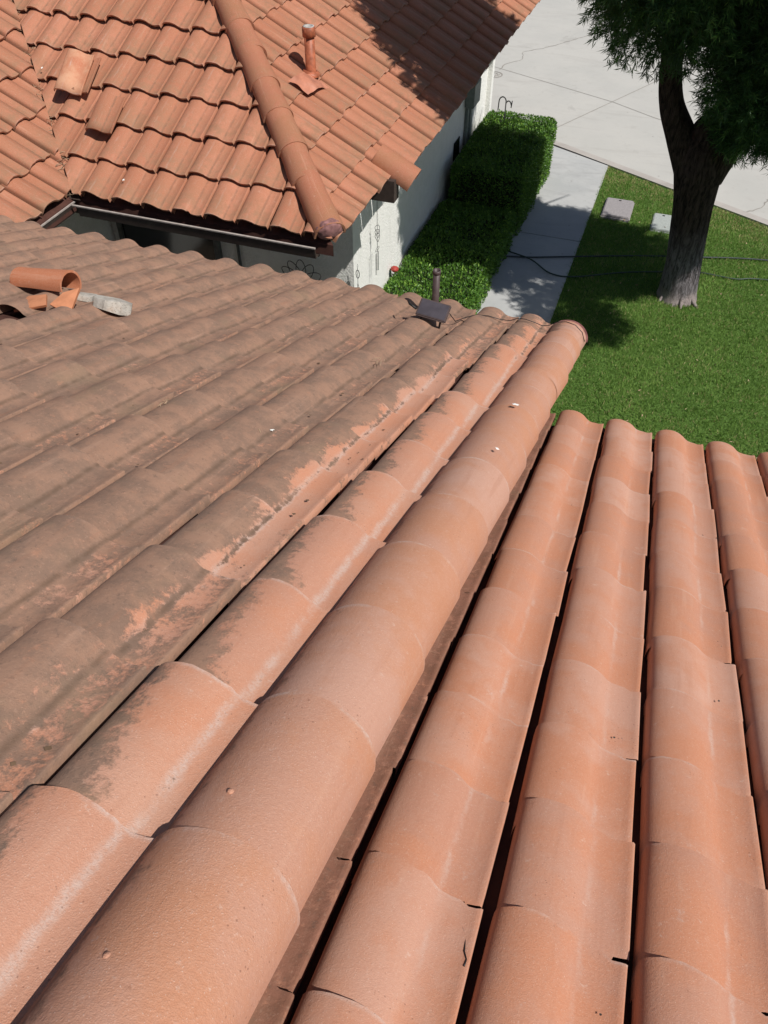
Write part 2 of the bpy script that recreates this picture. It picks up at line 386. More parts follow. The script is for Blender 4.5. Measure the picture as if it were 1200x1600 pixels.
# the drive's edge runs obliquely
E0, E1 = (-1.80, 14.36), (1.64, 12.56); ed = Vector((E1[0]-E0[0], E1[1]-E0[1])).normalized()
def epos(t, off=0.): return (E0[0]+ed.x*t-ed.y*off, E0[1]+ed.y*t+ed.x*off)
sheet('driveway', [epos(-14, .17), epos(16, .17), (30, 45), (-30, 45)], G-.006, M['drive'])
b = BM(); nrm = Vector((-ed.y, ed.x))
e = [epos(.98, 0.02), epos(14, .02), epos(14, .17), epos(-6, .17), epos(-6, 0.02)]
b.prism(e, G-.1, G+.018); kb = b.build('kerb', M['curb']); kb['kind'] = 'structure'
sheet('lawn', [(-.92, 2.6), (14, 2.6), epos(15, .02), epos(.98, .02)], G-.012, M['turf'])
b = BM()
ys = [5.0, 7.95, 11.16, epos(.5)[1]+.02]
for a, c in zip(ys, ys[1:]):
    if c == ys[-1]: b.prism([(-2.0, a+.009), (-.92, a+.009), (-.92, epos(.975)[1]-.012), (-2.0, epos(-.2)[1]-.02)], G-.1, G+.012)
    else: b.prism([(-2.0, a+.009), (-.92, a+.009), (-.92, c-.009), (-2.0, c-.009)], G-.1, G+.012)
pth = b.build('path', M['path']); pth['kind'] = 'structure'
b = BM()
for y in (7.95, 11.16): b.prism([(-2, y-.009), (-.92, y-.009), (-.92, y+.009), (-2, y+.009)], G-.05, G+.001)
jb = b.build('path_joints', M['crack_dark']); jb['kind'] = 'structure'
def ribbon(name, pts, wd, z, mat, jag=0.):
    P_ = [Vector((x, y)) for x, y in pts]; Q = []
    for a, c in zip(P_, P_[1:]):
        m_ = max(1, int((c-a).length/.07)) if jag else 1
        for i in range(m_): Q.append(a+(c-a)*i/m_)
    Q.append(P_[-1])
    if jag: Q = [q+Vector((random.uniform(-jag, jag), random.uniform(-jag, jag))) for q in Q]
    b = BM(); L_ = []; R2 = []
    for i, q in enumerate(Q):
        t = (Q[min(i+1, len(Q)-1)]-Q[max(i-1, 0)]).normalized(); n_ = Vector((-t.y, t.x))*wd/2*(random.uniform(.4, 1.3) if jag else 1)
        L_.append(b.b.verts.new((*(q+n_), z))); R2.append(b.b.verts.new((*(q-n_), z)))
    for i in range(len(Q)-1): b.b.faces.new((L_[i], L_[i+1], R2[i+1], R2[i]))
    o = b.build(name, mat); o['kind'] = 'structure'; return o
ribbon('driveway_joint', [(-6.0, 19.0), (-2.62, 17.49), (-1.26, 16.87), (-.47, 16.36), (3.5, 14.3)], .014, G-.002, M['crack'])
ribbon('driveway_joint', [(-2.06, 15.25), (-.78, 17.95), (1.2, 22.2)], .014, G-.001, M['crack'])
ribbon('driveway_crack', [(-3.76, 17.95), (-3.72, 18.3), (-3.45, 18.75), (-3.55, 19.2), (-3.1, 19.7), (-2.4, 20.8), (-2.2, 21.6)], .022, G-.002, M['crack'], .02)
ribbon('driveway_crack', [(1.3, 12.95), (1.55, 13.2), (1.62, 13.52), (1.95, 13.8), (2.6, 14.0)], .02, G-.002, M['crack'], .03)
# drain cover by the garage corner
b = BM()
for r0_, r1_ in ((.17, .20), (.09, .11)):
    n_ = 28; a = [b.b.verts.new((math.cos(2*math.pi*i/n_)*r0_, math.sin(2*math.pi*i/n_)*r0_, .0)) for i in range(n_)]
    c = [b.b.verts.new((math.cos(2*math.pi*i/n_)*r1_, math.sin(2*math.pi*i/n_)*r1_, .0)) for i in range(n_)]
    for i in range(n_): b.b.faces.new((a[i], a[(i+1) % n_], c[(i+1) % n_], c[i]))
for i in range(5): b.box((-.16+.07*i, -.12, -.004), (-.15+.07*i, .12, .001))
dc = b.build('drain_cover', M['crack']); dc.location = (-3.82, 17.6, G-.001); tag(dc, 'round grey drain cover set in the driveway by the house corner', 'drain cover')

# ------------------------------------------------------------------ own house
HR, HL, MS = 1.553, 1.101, .4101
cs = 1/math.hypot(1, MS)
down = Vector((0, cs, -MS*cs))
house = tag(empty('tiled_house', (0, 2, G)), 'house under the two near roof slopes, clean salmon tiles beside weathered brown tiles', 'house')
Mi = Matrix.Translation((0, -2, -G))
def hm(m): return Mi @ m            # building coordinates -> child of house
cam_r = slope_matrix((0, 0, -HR-.028), down)
rowsR = [-2.24, -1.92, -1.60, -1.28, -.96, -.64, -.32, 0.0, .312, .635, .947, 1.264, 1.575, 1.911, 2.261, 2.599, 2.945, 3.302, 3.661, 4.001, 4.357]
lower = tiles('roof', M['tile_clean'], house, cam_r, [-.262+.2975*k for k in range(-1, 15)], rowsR, .302, lift=.015, over=.06,
              dirt=lambda c, r, u, v: (.66 if c == 0 else .06+.12*(u > .85)), nv=6, hs=.86, notch=.013, jit=1.5)
lower.matrix_local = hm(cam_r); lower['label'] = 'clean salmon-orange roof slope with deep dark gaps between its tile columns'
cam_l = slope_matrix((0, 0, -HL-.02), down)
rowsL = [-1.75, -1.40, -1.05, -.70, -.35, 0.0, .33, .69, 1.08, 1.455, 1.828, 2.183, 2.55, 2.894, 3.26, 3.642, 3.98, 4.33, 4.726, 5.088]
LW = .285
colsL = [-.700-LW*k for k in range(0, 20)]
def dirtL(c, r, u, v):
    if c == 0:      # beside the rake: clean with brown dirt on the barrel's flank, stronger near the eave
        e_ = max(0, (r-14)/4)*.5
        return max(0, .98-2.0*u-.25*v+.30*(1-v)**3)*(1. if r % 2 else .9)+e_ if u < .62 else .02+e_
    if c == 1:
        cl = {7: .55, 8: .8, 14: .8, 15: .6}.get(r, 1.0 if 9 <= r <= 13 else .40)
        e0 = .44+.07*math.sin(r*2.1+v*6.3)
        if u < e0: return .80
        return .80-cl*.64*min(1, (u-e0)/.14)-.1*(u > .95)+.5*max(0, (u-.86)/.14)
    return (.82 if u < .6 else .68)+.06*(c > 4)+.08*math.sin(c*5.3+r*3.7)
skipL = lambda c, r: (c == 8 and r in (12,)) 
upper = tiles('roof', M['tile_old'], house, cam_l, colsL, rowsL, LW, lift=.026, over=.06, dirt=dirtL, nv=5, jit=2.2, skip=skipL, hs=.78,
              colshift=lambda s: .022*np.clip(s/5, 0, 1)-.004)
upper.matrix_local = hm(cam_l); upper['label'] = 'weathered brown lichen-stained roof slope'
# roof decks under the tiles
def deck(x0, x1, y0, y1, h, th=.12):
    b = BM(); z = lambda y: -h-MS*y
    b.b.faces.ensure_lookup_table()
    vs = [b.b.verts.new(p) for p in [(x0, y0, z(y0)), (x1, y0, z(y0)), (x1, y1, z(y1)), (x0, y1, z(y1)), (x0, y0, z(y0)-th), (x1, y0, z(y0)-th), (x1, y1, z(y1)-th), (x0, y1, z(y1)-th)]]
    for f in [(0, 1, 2, 3), (7, 6, 5, 4), (0, 4, 5, 1), (1, 5, 6, 2), (2, 6, 7, 3), (3, 7, 4, 0)]: b.b.faces.new([vs[i] for i in f])
    return b
d_ = deck(-.80, 4.15, -2.2, 3.93, HR+.048).build('roof_deck', M['underlay'], house, hm(Matrix.Identity(4)))
d_ = deck(-6.4, -.385, -1.7, 4.60, HL+.040).build('roof_deck', M['underlay'], house, hm(Matrix.Identity(4)))
# fascias, walls
def hbox(name, lo, hi, mat, par=house, off=Mi):
    return BM().box(lo, hi).build(name, mat, par, off)
hbox('fascia', (-.25, 3.94, -3.42), (4.2, 3.98, -3.19), M['fascia'])
hbox('fascia', (-6.4, 4.61, -3.30), (-.38, 4.65, -3.03), M['fascia'])
hbox('wall', (-.1, -2, G), (4.0, 3.45, -3.3), M['stucco'])
hbox('wall', (-6.2, -2, G), (-.42, 4.1, -3.2), M['stucco'])
# rake board between the two slopes
b = BM(); z = lambda y, h: -h-MS*y
vs = [b.b.verts.new((x, y, z(y, h))) for x in (-.40, -.37) for y in (-1.6, 4.62) for h in (HL+.02, HR+.12)]
for f in [(0, 1, 3, 2), (4, 6, 7, 5), (0, 2, 6, 4), (1, 5, 7, 3), (0, 4, 5, 1), (2, 3, 7, 6)]: b.b.faces.new([vs[i] for i in f])
b.build('rake_board', M['underlay'], house, Mi)
# rake cap tiles, each laid over the next one downhill
capS = [-1.40, -1.05, -.70, -.35, 0.0, .346, .695, 1.04, 1.39, 1.75, 2.10, 2.46, 2.82, 3.18, 3.53, 3.89, 4.25, 4.62, 5.02]
n0 = cam_l.to_3x3()
for i, (a, c) in enumerate(zip(capS, capS[1:])):
    if a < -1.2: continue
    x_ = -.372+.020*max(0, a)/5+random.gauss(0, .002)
    ph = random.gauss(0, .004)
    mw = cam_l @ Matrix.Translation((x_, a-.055, -.016)) @ Matrix.Rotation(ph, 4, 'Z') @ Matrix.Rotation(-.022, 4, 'X')
    far_ = max(0, (a-4.2)/.6)
    dk = random.uniform(.8, 1.15)
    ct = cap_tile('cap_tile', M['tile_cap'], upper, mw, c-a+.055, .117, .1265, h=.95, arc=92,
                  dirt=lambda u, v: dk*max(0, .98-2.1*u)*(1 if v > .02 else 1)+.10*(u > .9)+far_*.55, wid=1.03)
    ct.matrix_local = cam_l.inverted() @ mw
# round stopper of the lowest cap
b = BM(); ring = [(math.sin(R_(t))*.128*1.03, 0, math.cos(R_(t))*.128*.92) for t in range(-92, 93, 8)]
b.poly(ring); mw = cam_l @ Matrix.Translation((-.345, 5.0, -.012)); ms = b.build('end_stop', M['mortar'], upper, cam_l.inverted() @ mw)
# nails heads on the caps
for s_, x_, hgt in ((.43, -.405, .092), (.13, -.415, .088)):
    b = BM(); b.lathe([(0, .004), (.004, .0035), (.006, .0005), (.006, -.01)], (0, 0, 0), n=10)
    nb = b.build('nail_head', M['tile_cap'], upper, Matrix.Translation((x_, s_+.0, hgt)))

# ------------------------------------------------------------------ neighbouring house
MB, MR = .5, .56
EZ = -3.3
nh = tag(empty('neighbouring_house', (-6, 9, G)), 'white stucco house with a hipped orange tile roof and a vent pipe', 'house')
Ni = Matrix.Translation((6, -9, -G))
cb = 1/math.hypot(1, MB); cr = 1/math.hypot(1, MR)
# hip and valley planes (vertical), through the lines where the slopes meet
hd = Vector((-1/MR, 1/MB, 0)).normalized(); hn = Vector((hd.y, -hd.x, 0))     # hn points to +x,+y side
hipP = Vector((-2.5, 5.78, EZ)); valP = Vector((-5.05, 5.78, EZ))
mwB = slope_matrix((-2.5, 5.78, EZ-.03), (0, -cb, -MB*cb))       # x = -X
rB = [-(k*.362)/cb for k in range(9, -1, -1)]; rB[-1] = -.02
W_B = .313
roofB = tiles('roof', M['tile_far'], nh, mwB, [-.35+W_B*k for k in range(0, 22)], rB, W_B, lift=.046, th=.016, mirror=True,
              clips=[(hipP, hn), (valP, -hn)], dirt=lambda c, r, u, v: .10+.16*v, jit=1.8, hs=.95, skip=lambda c, r: False)
roofB.matrix_local = Ni @ mwB; roofB['label'] = 'sunlit rear slope with wavy tile courses'
mwR = slope_matrix((-2.5, 5.78, EZ-.03), (cr, 0, -MR*cr))        # x = -Y
W_R = .345
rR = [-(.355*k)/cr+.10 for k in range(8, 0, -1)]
rR = [-(.24+.355*k)/cr for k in range(8, -1, -1)]
colsR = [-(k+1)*W_R-.02 for k in range(0, 27)]
seg1 = 4
R1 = tiles('roof', M['tile_far'], nh, mwR, colsR[:seg1], rR+[.02], W_R, lift=.026, th=.015, mirror=True, clips=[(hipP, -hn)], dirt=lambda c, r, u, v: .08+.12*v, jit=1.5, hs=.9)
R2_ = tiles('roof', M['tile_far'], nh, mwR, colsR[seg1:], rR+[.13], W_R, lift=.026, th=.015, mirror=True, clips=[(hipP, -hn)], dirt=lambda c, r, u, v: .08+.12*v, jit=1.5, hs=.9)
for o_ in (R1, R2_): o_.matrix_local = Ni @ mwR
R1['label'] = 'short corner bay of the side roof slope'; R2_['label'] = 'long side roof slope half in tree shade'
mwL = slope_matrix((-5.05, 5.78, EZ-.03), (cr, 0, -MR*cr))
roofL = tiles('roof', M['tile_far'], nh, mwL, [-8*W_R+.07+W_R*k for k in range(0, 13)], [-(.36*k)/cr for k in range(7, 0, -1)]+[-.05], W_R, lift=.036, th=.016, mirror=True,
              clips=[(valP, hn)], dirt=lambda c, r, u, v: .16+.2*v, jit=2.2, hs=.95)
roofL.matrix_local = Ni @ mwL; roofL['label'] = 'roof slope beyond the valley'
# decks
def nplane(pts, name='roof_deck', mat='underlay', th=.1):
    b = BM(); a = [b.b.verts.new(p) for p in pts]; c = [b.b.verts.new((p[0], p[1], p[2]-th)) for p in pts]; b.b.faces.new(a); b.b.faces.new(c[::-1]); n_ = len(a)
    for i in range(n_): b.b.faces.new((a[i], c[i], c[(i+1) % n_], a[(i+1) % n_]))
    return b.build(name, M[mat], nh, Ni)
T = 1.7; zt = EZ-.045
def hp(t, base): return (base[0]-t/MR, base[1]+t/MB, zt+t)
nplane([(-2.5, 5.80, zt), hp(T, (-2.5, 5.80)), hp(T, (-5.05, 5.80)), (-5.05, 5.80, zt)])
nplane([(-2.64, 5.90, zt+.078), (-2.64, 15.0, zt+.078), (-2.52-T/MR, 15.0, zt+T), hp(T, (-2.52, 5.80))])
nplane([(-5.07, 5.80, zt), hp(T, (-5.07, 5.80)), (-5.07-T/MR, 3.0, zt+T), (-5.07, 3.0, zt)])
# hip cap tiles
hdir = Vector((1/MR, -1/MB, -1)).normalized(); zz = [.022, .218, .353, .503, .643, .792, .925, 1.065, 1.205, 1.345, 1.485]
Nn = hdir.cross(Vector((0, 0, 1))).cross(hdir).normalized(); Xh = hdir.cross(Nn)
LZ = math.sqrt(1/MR**2+1/MB**2+1)
for a, c in zip(zz[1:], zz):
    up_ = Vector((-2.5-a/MR, 5.78+a/MB, EZ+a)); L = (a-c)*LZ+.06
    mw = mrot(Xh, hdir, Nn, up_+Nn*(.035+random.uniform(-.004, .006))-hdir*.06) @ Matrix.Rotation(random.gauss(0, .012), 4, 'Z') @ Matrix.Rotation(-.045, 4, 'X')
    ct = cap_tile('hip_tile', M['tile_farcap'], roofB, mw, L, .114, .143, h=.95, th=.018, arc=95, dirt=lambda u, v: .12+.35*max(0, u-.6)+.1*(v > .8))
    ct.matrix_local = mwB.inverted() @ mw
# mortar plug at the foot of the hip
foot = Vector((-2.5-.03/MR, 5.78+.03/MB, EZ+.03))+Nn*.055
b = BM(); bmesh.ops.create_icosphere(b.b, subdivisions=4, radius=1.)
for v in b.b.verts:
    p = v.co.copy(); k_ = 1+.10*mnoise.noise(p*2.2)+.05*mnoise.noise(p*6); v.co = Vector((p.x*.118*k_, p.y*.06*k_, p.z*.105*k_))
    for f in v.link_faces: f.smooth = True
mo = b.build('mortar_plug', M['mortar'], roofB); mo.matrix_local = mwB.inverted() @ mrot(Xh, hdir, Nn, foot)
# barrel tile on the jog of the eave
Dn = Vector((cr, 0, -MR*cr)); Nr = Vector((MR*cr, 0, cr)); Xr = Dn.cross(Nr)
mw = mrot(Xr, Dn, Nr, Vector((-2.66, 7.30, EZ+.56*.16))+Nr*.01)
ct = cap_tile('verge_tile', M['tile_farcap'], R2_, mw, .43, .130, .148, h=1., arc=100, dirt=lambda u, v: .05); ct.matrix_local = mwR.inverted() @ mw
BM().box((-2.75, 7.10, EZ-.24), (-2.40, 7.24, EZ-.03)).build('eave_board', M['fascia'], nh, Ni)
# walls
WX, WY = -3.0, 7.5
b = BM(); b.prism([(-3.0, 7.5), (-3.0, 13.5), (-12, 13.5), (-12, 7.5)], G, EZ-.12)
# rear wall has a recess for the window
wall = b.build('wall', M['stucco'], nh, Ni); wall.location.z += 0
BM().box((-8.2, 2.9, G), (-6.10, 7.49, EZ-.14)).build('wall', M['stucco'], nh, Ni)
BM().box((-3.012, 13.42, G), (-2.93, 13.56, EZ-.1)).build('corner_trim', M['stucco'], nh, Ni)
# soffit (patio overhang)
BM().box((-12, 5.87, EZ-.14), (-2.73, 7.49, EZ-.115)).build('soffit', M['frame'], nh, Ni)
BM().box((-2.99, 7.50, EZ-.14), (-2.73, 15.0, EZ-.115)).build('soffit', M['frame'], nh, Ni)
BM().box((-2.73, 5.97, EZ-.17), (-2.70, 15.0, EZ-.03)).build('fascia', M['fascia'], nh, Ni)
# window in the rear wall
wn = BM().box((-5.92, 7.455, -5.25), (-4.70, 7.495, -4.40)).build('window', M['dark_glass'], nh, Ni)
b = BM()
for lo, hi in [((-5.98, 7.43, -5.31), (-5.92, 7.495, -4.34)), ((-4.70, 7.43, -5.31), (-4.64, 7.495, -4.34)), ((-5.92, 7.43, -4.40), (-4.70, 7.495, -4.34)), ((-5.92, 7.43, -5.31), (-4.70, 7.495, -5.25))]: b.box(lo, hi)
wf = b.build('window_frame', M['frame'], wn); wf.matrix_local = Matrix.Identity(4)
# dark trim line on the wall near the window
hbox('downpipe', (-4.42, 7.46, G), (-4.40, 7.495, -4.2), M['frame'], nh, Ni)
# gutter along the rear eave and into the valley
b = BM()
gp = [(-.0, .0), (-.0, -.10), (-.10, -.10), (-.115, -.02), (-.12, 0.), (-.108, .0), (-.104, -.02), (-.09, -.088), (-.012, -.088), (-.012, 0)]
def extr(prof, a, c, outv, mat, name):
    b = BM(); a = Vector(a); c = Vector(c); out = Vector(outv); up_ = Vector((0, 0, 1))
    A = [b.b.verts.new(a-out*x+up_*z_) for x, z_ in prof]; B_ = [b.b.verts.new(c-out*x+up_*z_) for x, z_ in prof]; n_ = len(prof)
    b.b.faces.new(A); b.b.faces.new(B_[::-1])
    for i in range(n_): b.b.faces.new((A[i], A[(i+1) % n_], B_[(i+1) % n_], B_[i]))
    return b.build(name, mat, nh, Ni)
gz = EZ-.062
g1 = extr(gp, (-5.0, 5.84, gz), (-2.64, 5.84, gz), (0, -1, 0), M['gutter'], 'gutter')
g2 = extr(gp, (-5.18, 2.9, gz), (-5.18, 5.80, gz), (1, 0, 0), M['gutter'], 'gutter')
lip = [(-.106, -.004), (-.124, -.004), (-.126, .008), (-.106, .008)]
l1 = extr(lip, (-5.04, 5.84, gz), (-2.635, 5.84, gz), (0, -1, 0), M['gutter_lip'], 'gutter_lip'); l1.parent = g1; l1.matrix_local = Matrix.Identity(4)
l2 = extr(lip, (-5.18, 2.9, gz), (-5.18, 5.80, gz), (1, 0, 0), M['gutter_lip'], 'gutter_lip'); l2.parent = g2; l2.matrix_local = Matrix.Identity(4)
BM().box((-12, 5.845, EZ-.20), (-2.66, 5.87, EZ-.07)).build('fascia', M['fascia'], nh, Ni)
# dry debris in the gutter corner and the valley
def debris(name, pts, n_, spread, mat, label, cat, size=.05, up=(0, 0, 1)):
    b = BM()
    for _ in range(n_):
        i = random.randrange(len(pts)-1); t = random.random(); p = Vector(pts[i]).lerp(Vector(pts[i+1]), t)
        p += Vector((random.gauss(0, spread), random.gauss(0, spread), abs(random.gauss(0, spread*.3))))
        d = Vector((random.uniform(-1, 1), random.uniform(-1, 1), random.uniform(-.2, .3))).normalized()*random.uniform(.3, 1)*size
        mid = p+d*.5+Vector((0, 0, random.uniform(0, .008)))
        b.tube([p, mid, p+d], random.uniform(.0012, .0028), 4)
    o = b.build(name, mat); rebase(o, pts[0]); return tag(o, label, cat, kind='stuff')
vl = [(-5.05-t/MR, 5.78+t/MB, EZ+t+.02) for t in (0, .3, .6, 1.0)]
debris('twig_litter', vl, 260, .02, M['twig'], 'dry twigs and needles caught along the roof valley', 'twigs', .07)
debris('leaf_litter', [(-5.13, 5.2, gz-.02), (-5.13, 5.75, gz-.02)], 120, .02, M['gutter_lip'], 'pale leaf litter lying in the short gutter', 'leaf litter', .06)
BM().box((-5.064, 5.1, EZ-.055), (-5.060, 5.1001, EZ-.054)).b.free()
# valley metal
vt = 1.6; b = BM()
off = .07
b.poly([(-5.05+off, 5.78, EZ-.03), (-5.05+off-vt/MR, 5.78+vt/MB, EZ-.03+vt), (-5.05-off-vt/MR, 5.78+vt/MB, EZ-.03+vt), (-5.05-off, 5.78, EZ-.03)])
b.build('valley_flashing', M['gutter'], nh, Ni)
# vent pipe through the side slope
vx, vy = -3.50, 7.79; vz = EZ+MR*(-2.5-vx)+.03
vp = BM().lathe([(.050, -.1), (.050, .40), (.040, .40), (.040, .2)], (vx, vy, vz), n=24).build('vent_pipe', M['pipe_red'], nh, Ni)
q = BM().lathe([(.051, .325), (.064, .328), (.064, .405), (.052, .412), (.040, .406)], (vx, vy, vz), n=24).build('pipe_cap', M['pipe_red'], vp); 
q = BM().lathe([(.053, .4115), (.053, .417), (.036, .417), (.036, .38)], (vx, vy, vz), n=24).build('pipe_rim', M['pipe_grey'], vp)
q = BM().lathe([(.038, .392), (.001, .392)], (vx, vy, vz), n=24).build('pipe_screen', M['pipe_grey'], vp)
q = BM().lathe([(.085, .0), (.083, .02), (.06, .028), (.047, .035)], (vx, vy, vz-.0), Vector((.25, 0, 1)), n=24).build('pipe_collar', M['pipe_red'], vp)
# crumpled flashing sheet below the pipe
b = BM(); nx, ny = 16, 22; gr = []
for i in range(nx):
    row = []
    for j in range(ny):
        lx = .05+i/(nx-1)*.34; ly = .0+j/(ny-1)*.22-lx*.25
        xx = lx+.03*mnoise.noise(Vector((lx*7, ly*7, 3)))
        prof_z = .052+.020*math.cos((lx-.22)*2*math.pi/W_R*1.)
        hz = prof_z+.018+.016*mnoise.noise(Vector((lx*14, ly*14, 1)))
        row.append(b.b.verts.new(Vector((vx, vy, vz-.03))+Xr*xx+Dn*ly+Nr*hz))
    gr.append(row)
for i in range(nx-1):
    for j in range(ny-1):
        f = b.b.faces.new((gr[i][j], gr[i+1][j], gr[i+1][j+1], gr[i][j+1])); f.smooth = True
b.build('pipe_flashing', M['lead'], vp)
# cabinets and panels on the side wall
mc = tag(BM().box((-2.995, 12.05, -4.40), (-2.86, 12.42, -4.08), .01).build('electricity_meter', M['meter'], nh, Ni))
for z0_, z1_, y_, w_ in ((-4.95, -4.42, 12.10, .05), (-4.95, -4.42, 12.28, .09)):
    BM().box((-2.995, y_, z0_), (-2.95, y_+w_, z1_)).build('conduit', M['meter'], mc)
BM().box((-2.995, 11.55, -4.98), (-2.985, 11.85, -4.72)).build('wall_vent', M['dark_glass'], nh, Ni)
# small flood light under the corner
b = BM(); b.box((-2.66, 6.30, EZ-.17), (-2.60, 6.36, EZ-.10)).build('junction_box', M['black'], nh, Ni)
fl = BM().lathe([(.018, 0), (.026, .01), (.03, .05), (.024, .052), (.001, .045)], (-2.62, 6.30, EZ-.13), Vector((.6, -.8, -.3))).build('corner_lamp', M['black'], nh, Ni)
BM().lathe([(.022, .0535), (.014, .0535)], (-2.62, 6.30, EZ-.13), Vector((.6, -.8, -.3))).build('lens', M['white_plastic'], fl)

# ------------------------------------------------------------------ loose tiles and broken pieces
def loose_s_tile(loc, down_v, n_v, yaw, pitch, roll, label, L=.43, dirt=.1, name='loose_roof_tile'):
    D = Vector(down_v).normalized(); N = Vector(n_v).normalized(); X = D.cross(N)
    P = np.array(PROF)*np.array([1.0, .8]); P = P[1:-1]; P = np.stack([.273-P[:, 0]-.135, P[:, 1]], 1)[::-1]; n = len(P)
    ys = np.linspace(-L/2, L/2, 5); V = []; UV = []
    def ring(y, dz): return [(p[0], y, p[1]+dz) for p in P]
    rg = [ring(y, 0) for y in ys]+[ring(ys[-1], -.014)]+[ring(ys[-1], -.014)]+[ring(ys[0], -.014)]+[ring(ys[0], -.014), ring(ys[0], 0)]
    seq = rg; Fq = []; SM = []
    for r_ in seq:
        for p in r_: V.append(p); UV.append(((p[0]+.135)/.297, (p[1]+L/2)/L))
    for a, b_, sm in [(0, 1, 1), (1, 2, 1), (2, 3, 1), (3, 4, 1), (4, 5, 0), (6, 7, 1), (8, 9, 0)]:
        for i in range(n-1): Fq.append((a*n+i, b_*n+i, b_*n+i+1, a*n+i+1)); SM.append(bool(sm))
    for i in (0, n-1):   # side edges
        for a in range(4):
            y0_, y1_ = ys[a], ys[a+1]; k_ = len(V)
            V += [(P[i][0], y0_, P[i][1]), (P[i][0], y1_, P[i][1]), (P[i][0], y1_, P[i][1]-.014), (P[i][0], y0_, P[i][1]-.014)]; UV += [(0, .5)]*4
            Fq.append((k_, k_+1, k_+2, k_+3)); SM.append(False)
    mw = mrot(X, D, N, loc) @ Matrix.Rotation(yaw, 4, 'Z') @ Matrix.Rotation(pitch, 4, 'X') @ Matrix.Rotation(roll, 4, 'Y')
    o = obj_np(name, V, np.array(Fq), M['tile_far'], None, UV, {'rnd': np.full(len(V), random.random()), 'dirt': np.full(len(V), dirt)}, np.array(SM)); o.matrix_world = mw
    return tag(o, label, 'roof tile', 'loose tiles lying on the neighbouring roof')
DB = Vector((0, -cb, -MB*cb)); NB = Vector((0, -MB*cb, cb))
def onB(x, y, d): return Vector((x, y, EZ+MB*(y-5.78)))+NB*d
lt = loose_s_tile(onB(-5.51, 6.87, .14), DB, NB, R_(3), R_(-5), R_(-6), 'blotchy worn loose tile with pale patches, propped up near the roof valley', L=.44, dirt=.3)
lt.data.materials[0] = M['tile_worn']
loose_s_tile(onB(-5.47, 6.90, .095), DB, NB, R_(5), R_(0), R_(0), 'loose tile underneath the blotchy propped-up one near the roof valley', L=.42, dirt=.2)
loose_s_tile(onB(-5.01, 6.53, .105), DB, NB, R_(1), R_(-2), R_(2), 'evenly coloured loose tile lying flat, lower down the slope than the blotchy propped-up one', L=.40, dirt=.25)

# displaced barrel tile with broken pieces on the brown slope
def onL(x, y, d): return Vector((x, y, -HL-.02-MS*y))+Vector((0, MS*cs, cs))*d
NL = Vector((0, MS*cs, cs))
ax = Vector((.97, -.06, .12)).normalized()      # its axis points to the open end
side = ax.cross(NL).normalized(); upn = side.cross(ax).normalized()
mw = mrot(side, ax, upn, onL(-2.80, 2.955, .115)-ax*.36)
bt = cap_tile('loose_barrel_tile', M['tile_clay_new'], None, mw, .36, .068, .080, h=1., th=.009, arc=108, dirt=lambda u, v: .0)
bt.matrix_world = mw; tag(bt, 'loose orange barrel tile lying across the weathered brown roof, open end to the right', 'roof tile')
def shard(name, pts, loc, zax, th, mat, label, cat, rot=0., tilt=(0, 0), rough=.006):
    """a broken flat piece: outline in metres, thickness th, slightly uneven"""
    b = BM(); n_ = len(pts); lay = []
    for zz_ in (0, th): lay.append([b.b.verts.new((x+random.uniform(-.003, .003), y+random.uniform(-.003, .003), zz_+random.uniform(-rough, rough)*.5)) for x, y in pts])
    b.b.faces.new(lay[0][::-1])
    cv = b.b.verts.new((sum(p[0] for p in pts)/n_, sum(p[1] for p in pts)/n_, th+rough))
    for i in range(n_):
        b.b.faces.new((lay[0][i], lay[0][(i+1) % n_], lay[1][(i+1) % n_], lay[1][i])); b.b.faces.new((lay[1][i], lay[1][(i+1) % n_], cv))
    o = b.build(name, mat); Z_ = Vector(zax).normalized(); X_ = Vector((1, 0, 0)); X_ = (X_-Z_*X_.dot(Z_)).normalized(); Y_ = Z_.cross(X_)
    o.matrix_world = mrot(X_, Y_, Z_, loc) @ Matrix.Rotation(rot, 4, 'Z') @ Matrix.Rotation(tilt[0], 4, 'X') @ Matrix.Rotation(tilt[1], 4, 'Y')
    return tag(o, label, cat)
M['shard'] = mat_plain('broken_tile_clay', (.50, .21, .11), .85, .2, var=.1, sc=18, bs=.4)
M['old_mortar'] = NT('old_mortar').m
def _om():
    k = NT('old_mortar_stone'); o = k.obj(); a = k.noise(o, 14, 5, .7); v = k.voro(o, 105)
    c = k.mix(k.ss(a, .3, .65), (.30, .27, .235), (.52, .49, .44)); c = k.mix(k.math('MULTIPLY', k.ss(v, .32, .15), k.ss(k.noise(o, 9, 2), .45, .6, 0, .7)), c, (.16, .135, .11))
    c = k.mix(k.ss(k.noise(o, 5, 4), .58, .75, 0, .6), c, (.42, .27, .18))
    return k.fin(c, .95, a, .8, .012, .2)
M['old_mortar'] = _om()
shard('broken_tile_piece', [(-.055, -.06), (.065, -.06), (.01, .095), (-.045, .03)], onL(-2.70, 2.80, .075), NL+Vector((.25, -.75, 0)), .014, M['shard'], 'bright orange pointed tile shard leaning at the mouth of the loose barrel tile', 'tile shard', R_(-12))
shard('broken_tile_piece', [(-.09, -.06), (.08, -.05), (.05, .06), (-.05, .07)], onL(-2.84, 2.74, .05), NL+Vector((-.1, -.4, 0)), .014, M['shard'], 'small flat tile shard under the loose barrel tile', 'tile shard', R_(20))
shard('mortar_lump', [(-.085, -.055), (-.02, -.085), (.06, -.07), (.095, -.01), (.075, .06), (.0, .08), (-.07, .055), (-.10, .0)], onL(-2.52, 2.92, .045), NL, .055, M['old_mortar'], 'pale grey pitted mortar lump beside the orange tile shard', 'mortar lump', R_(15), (R_(-8), R_(6)), .012)
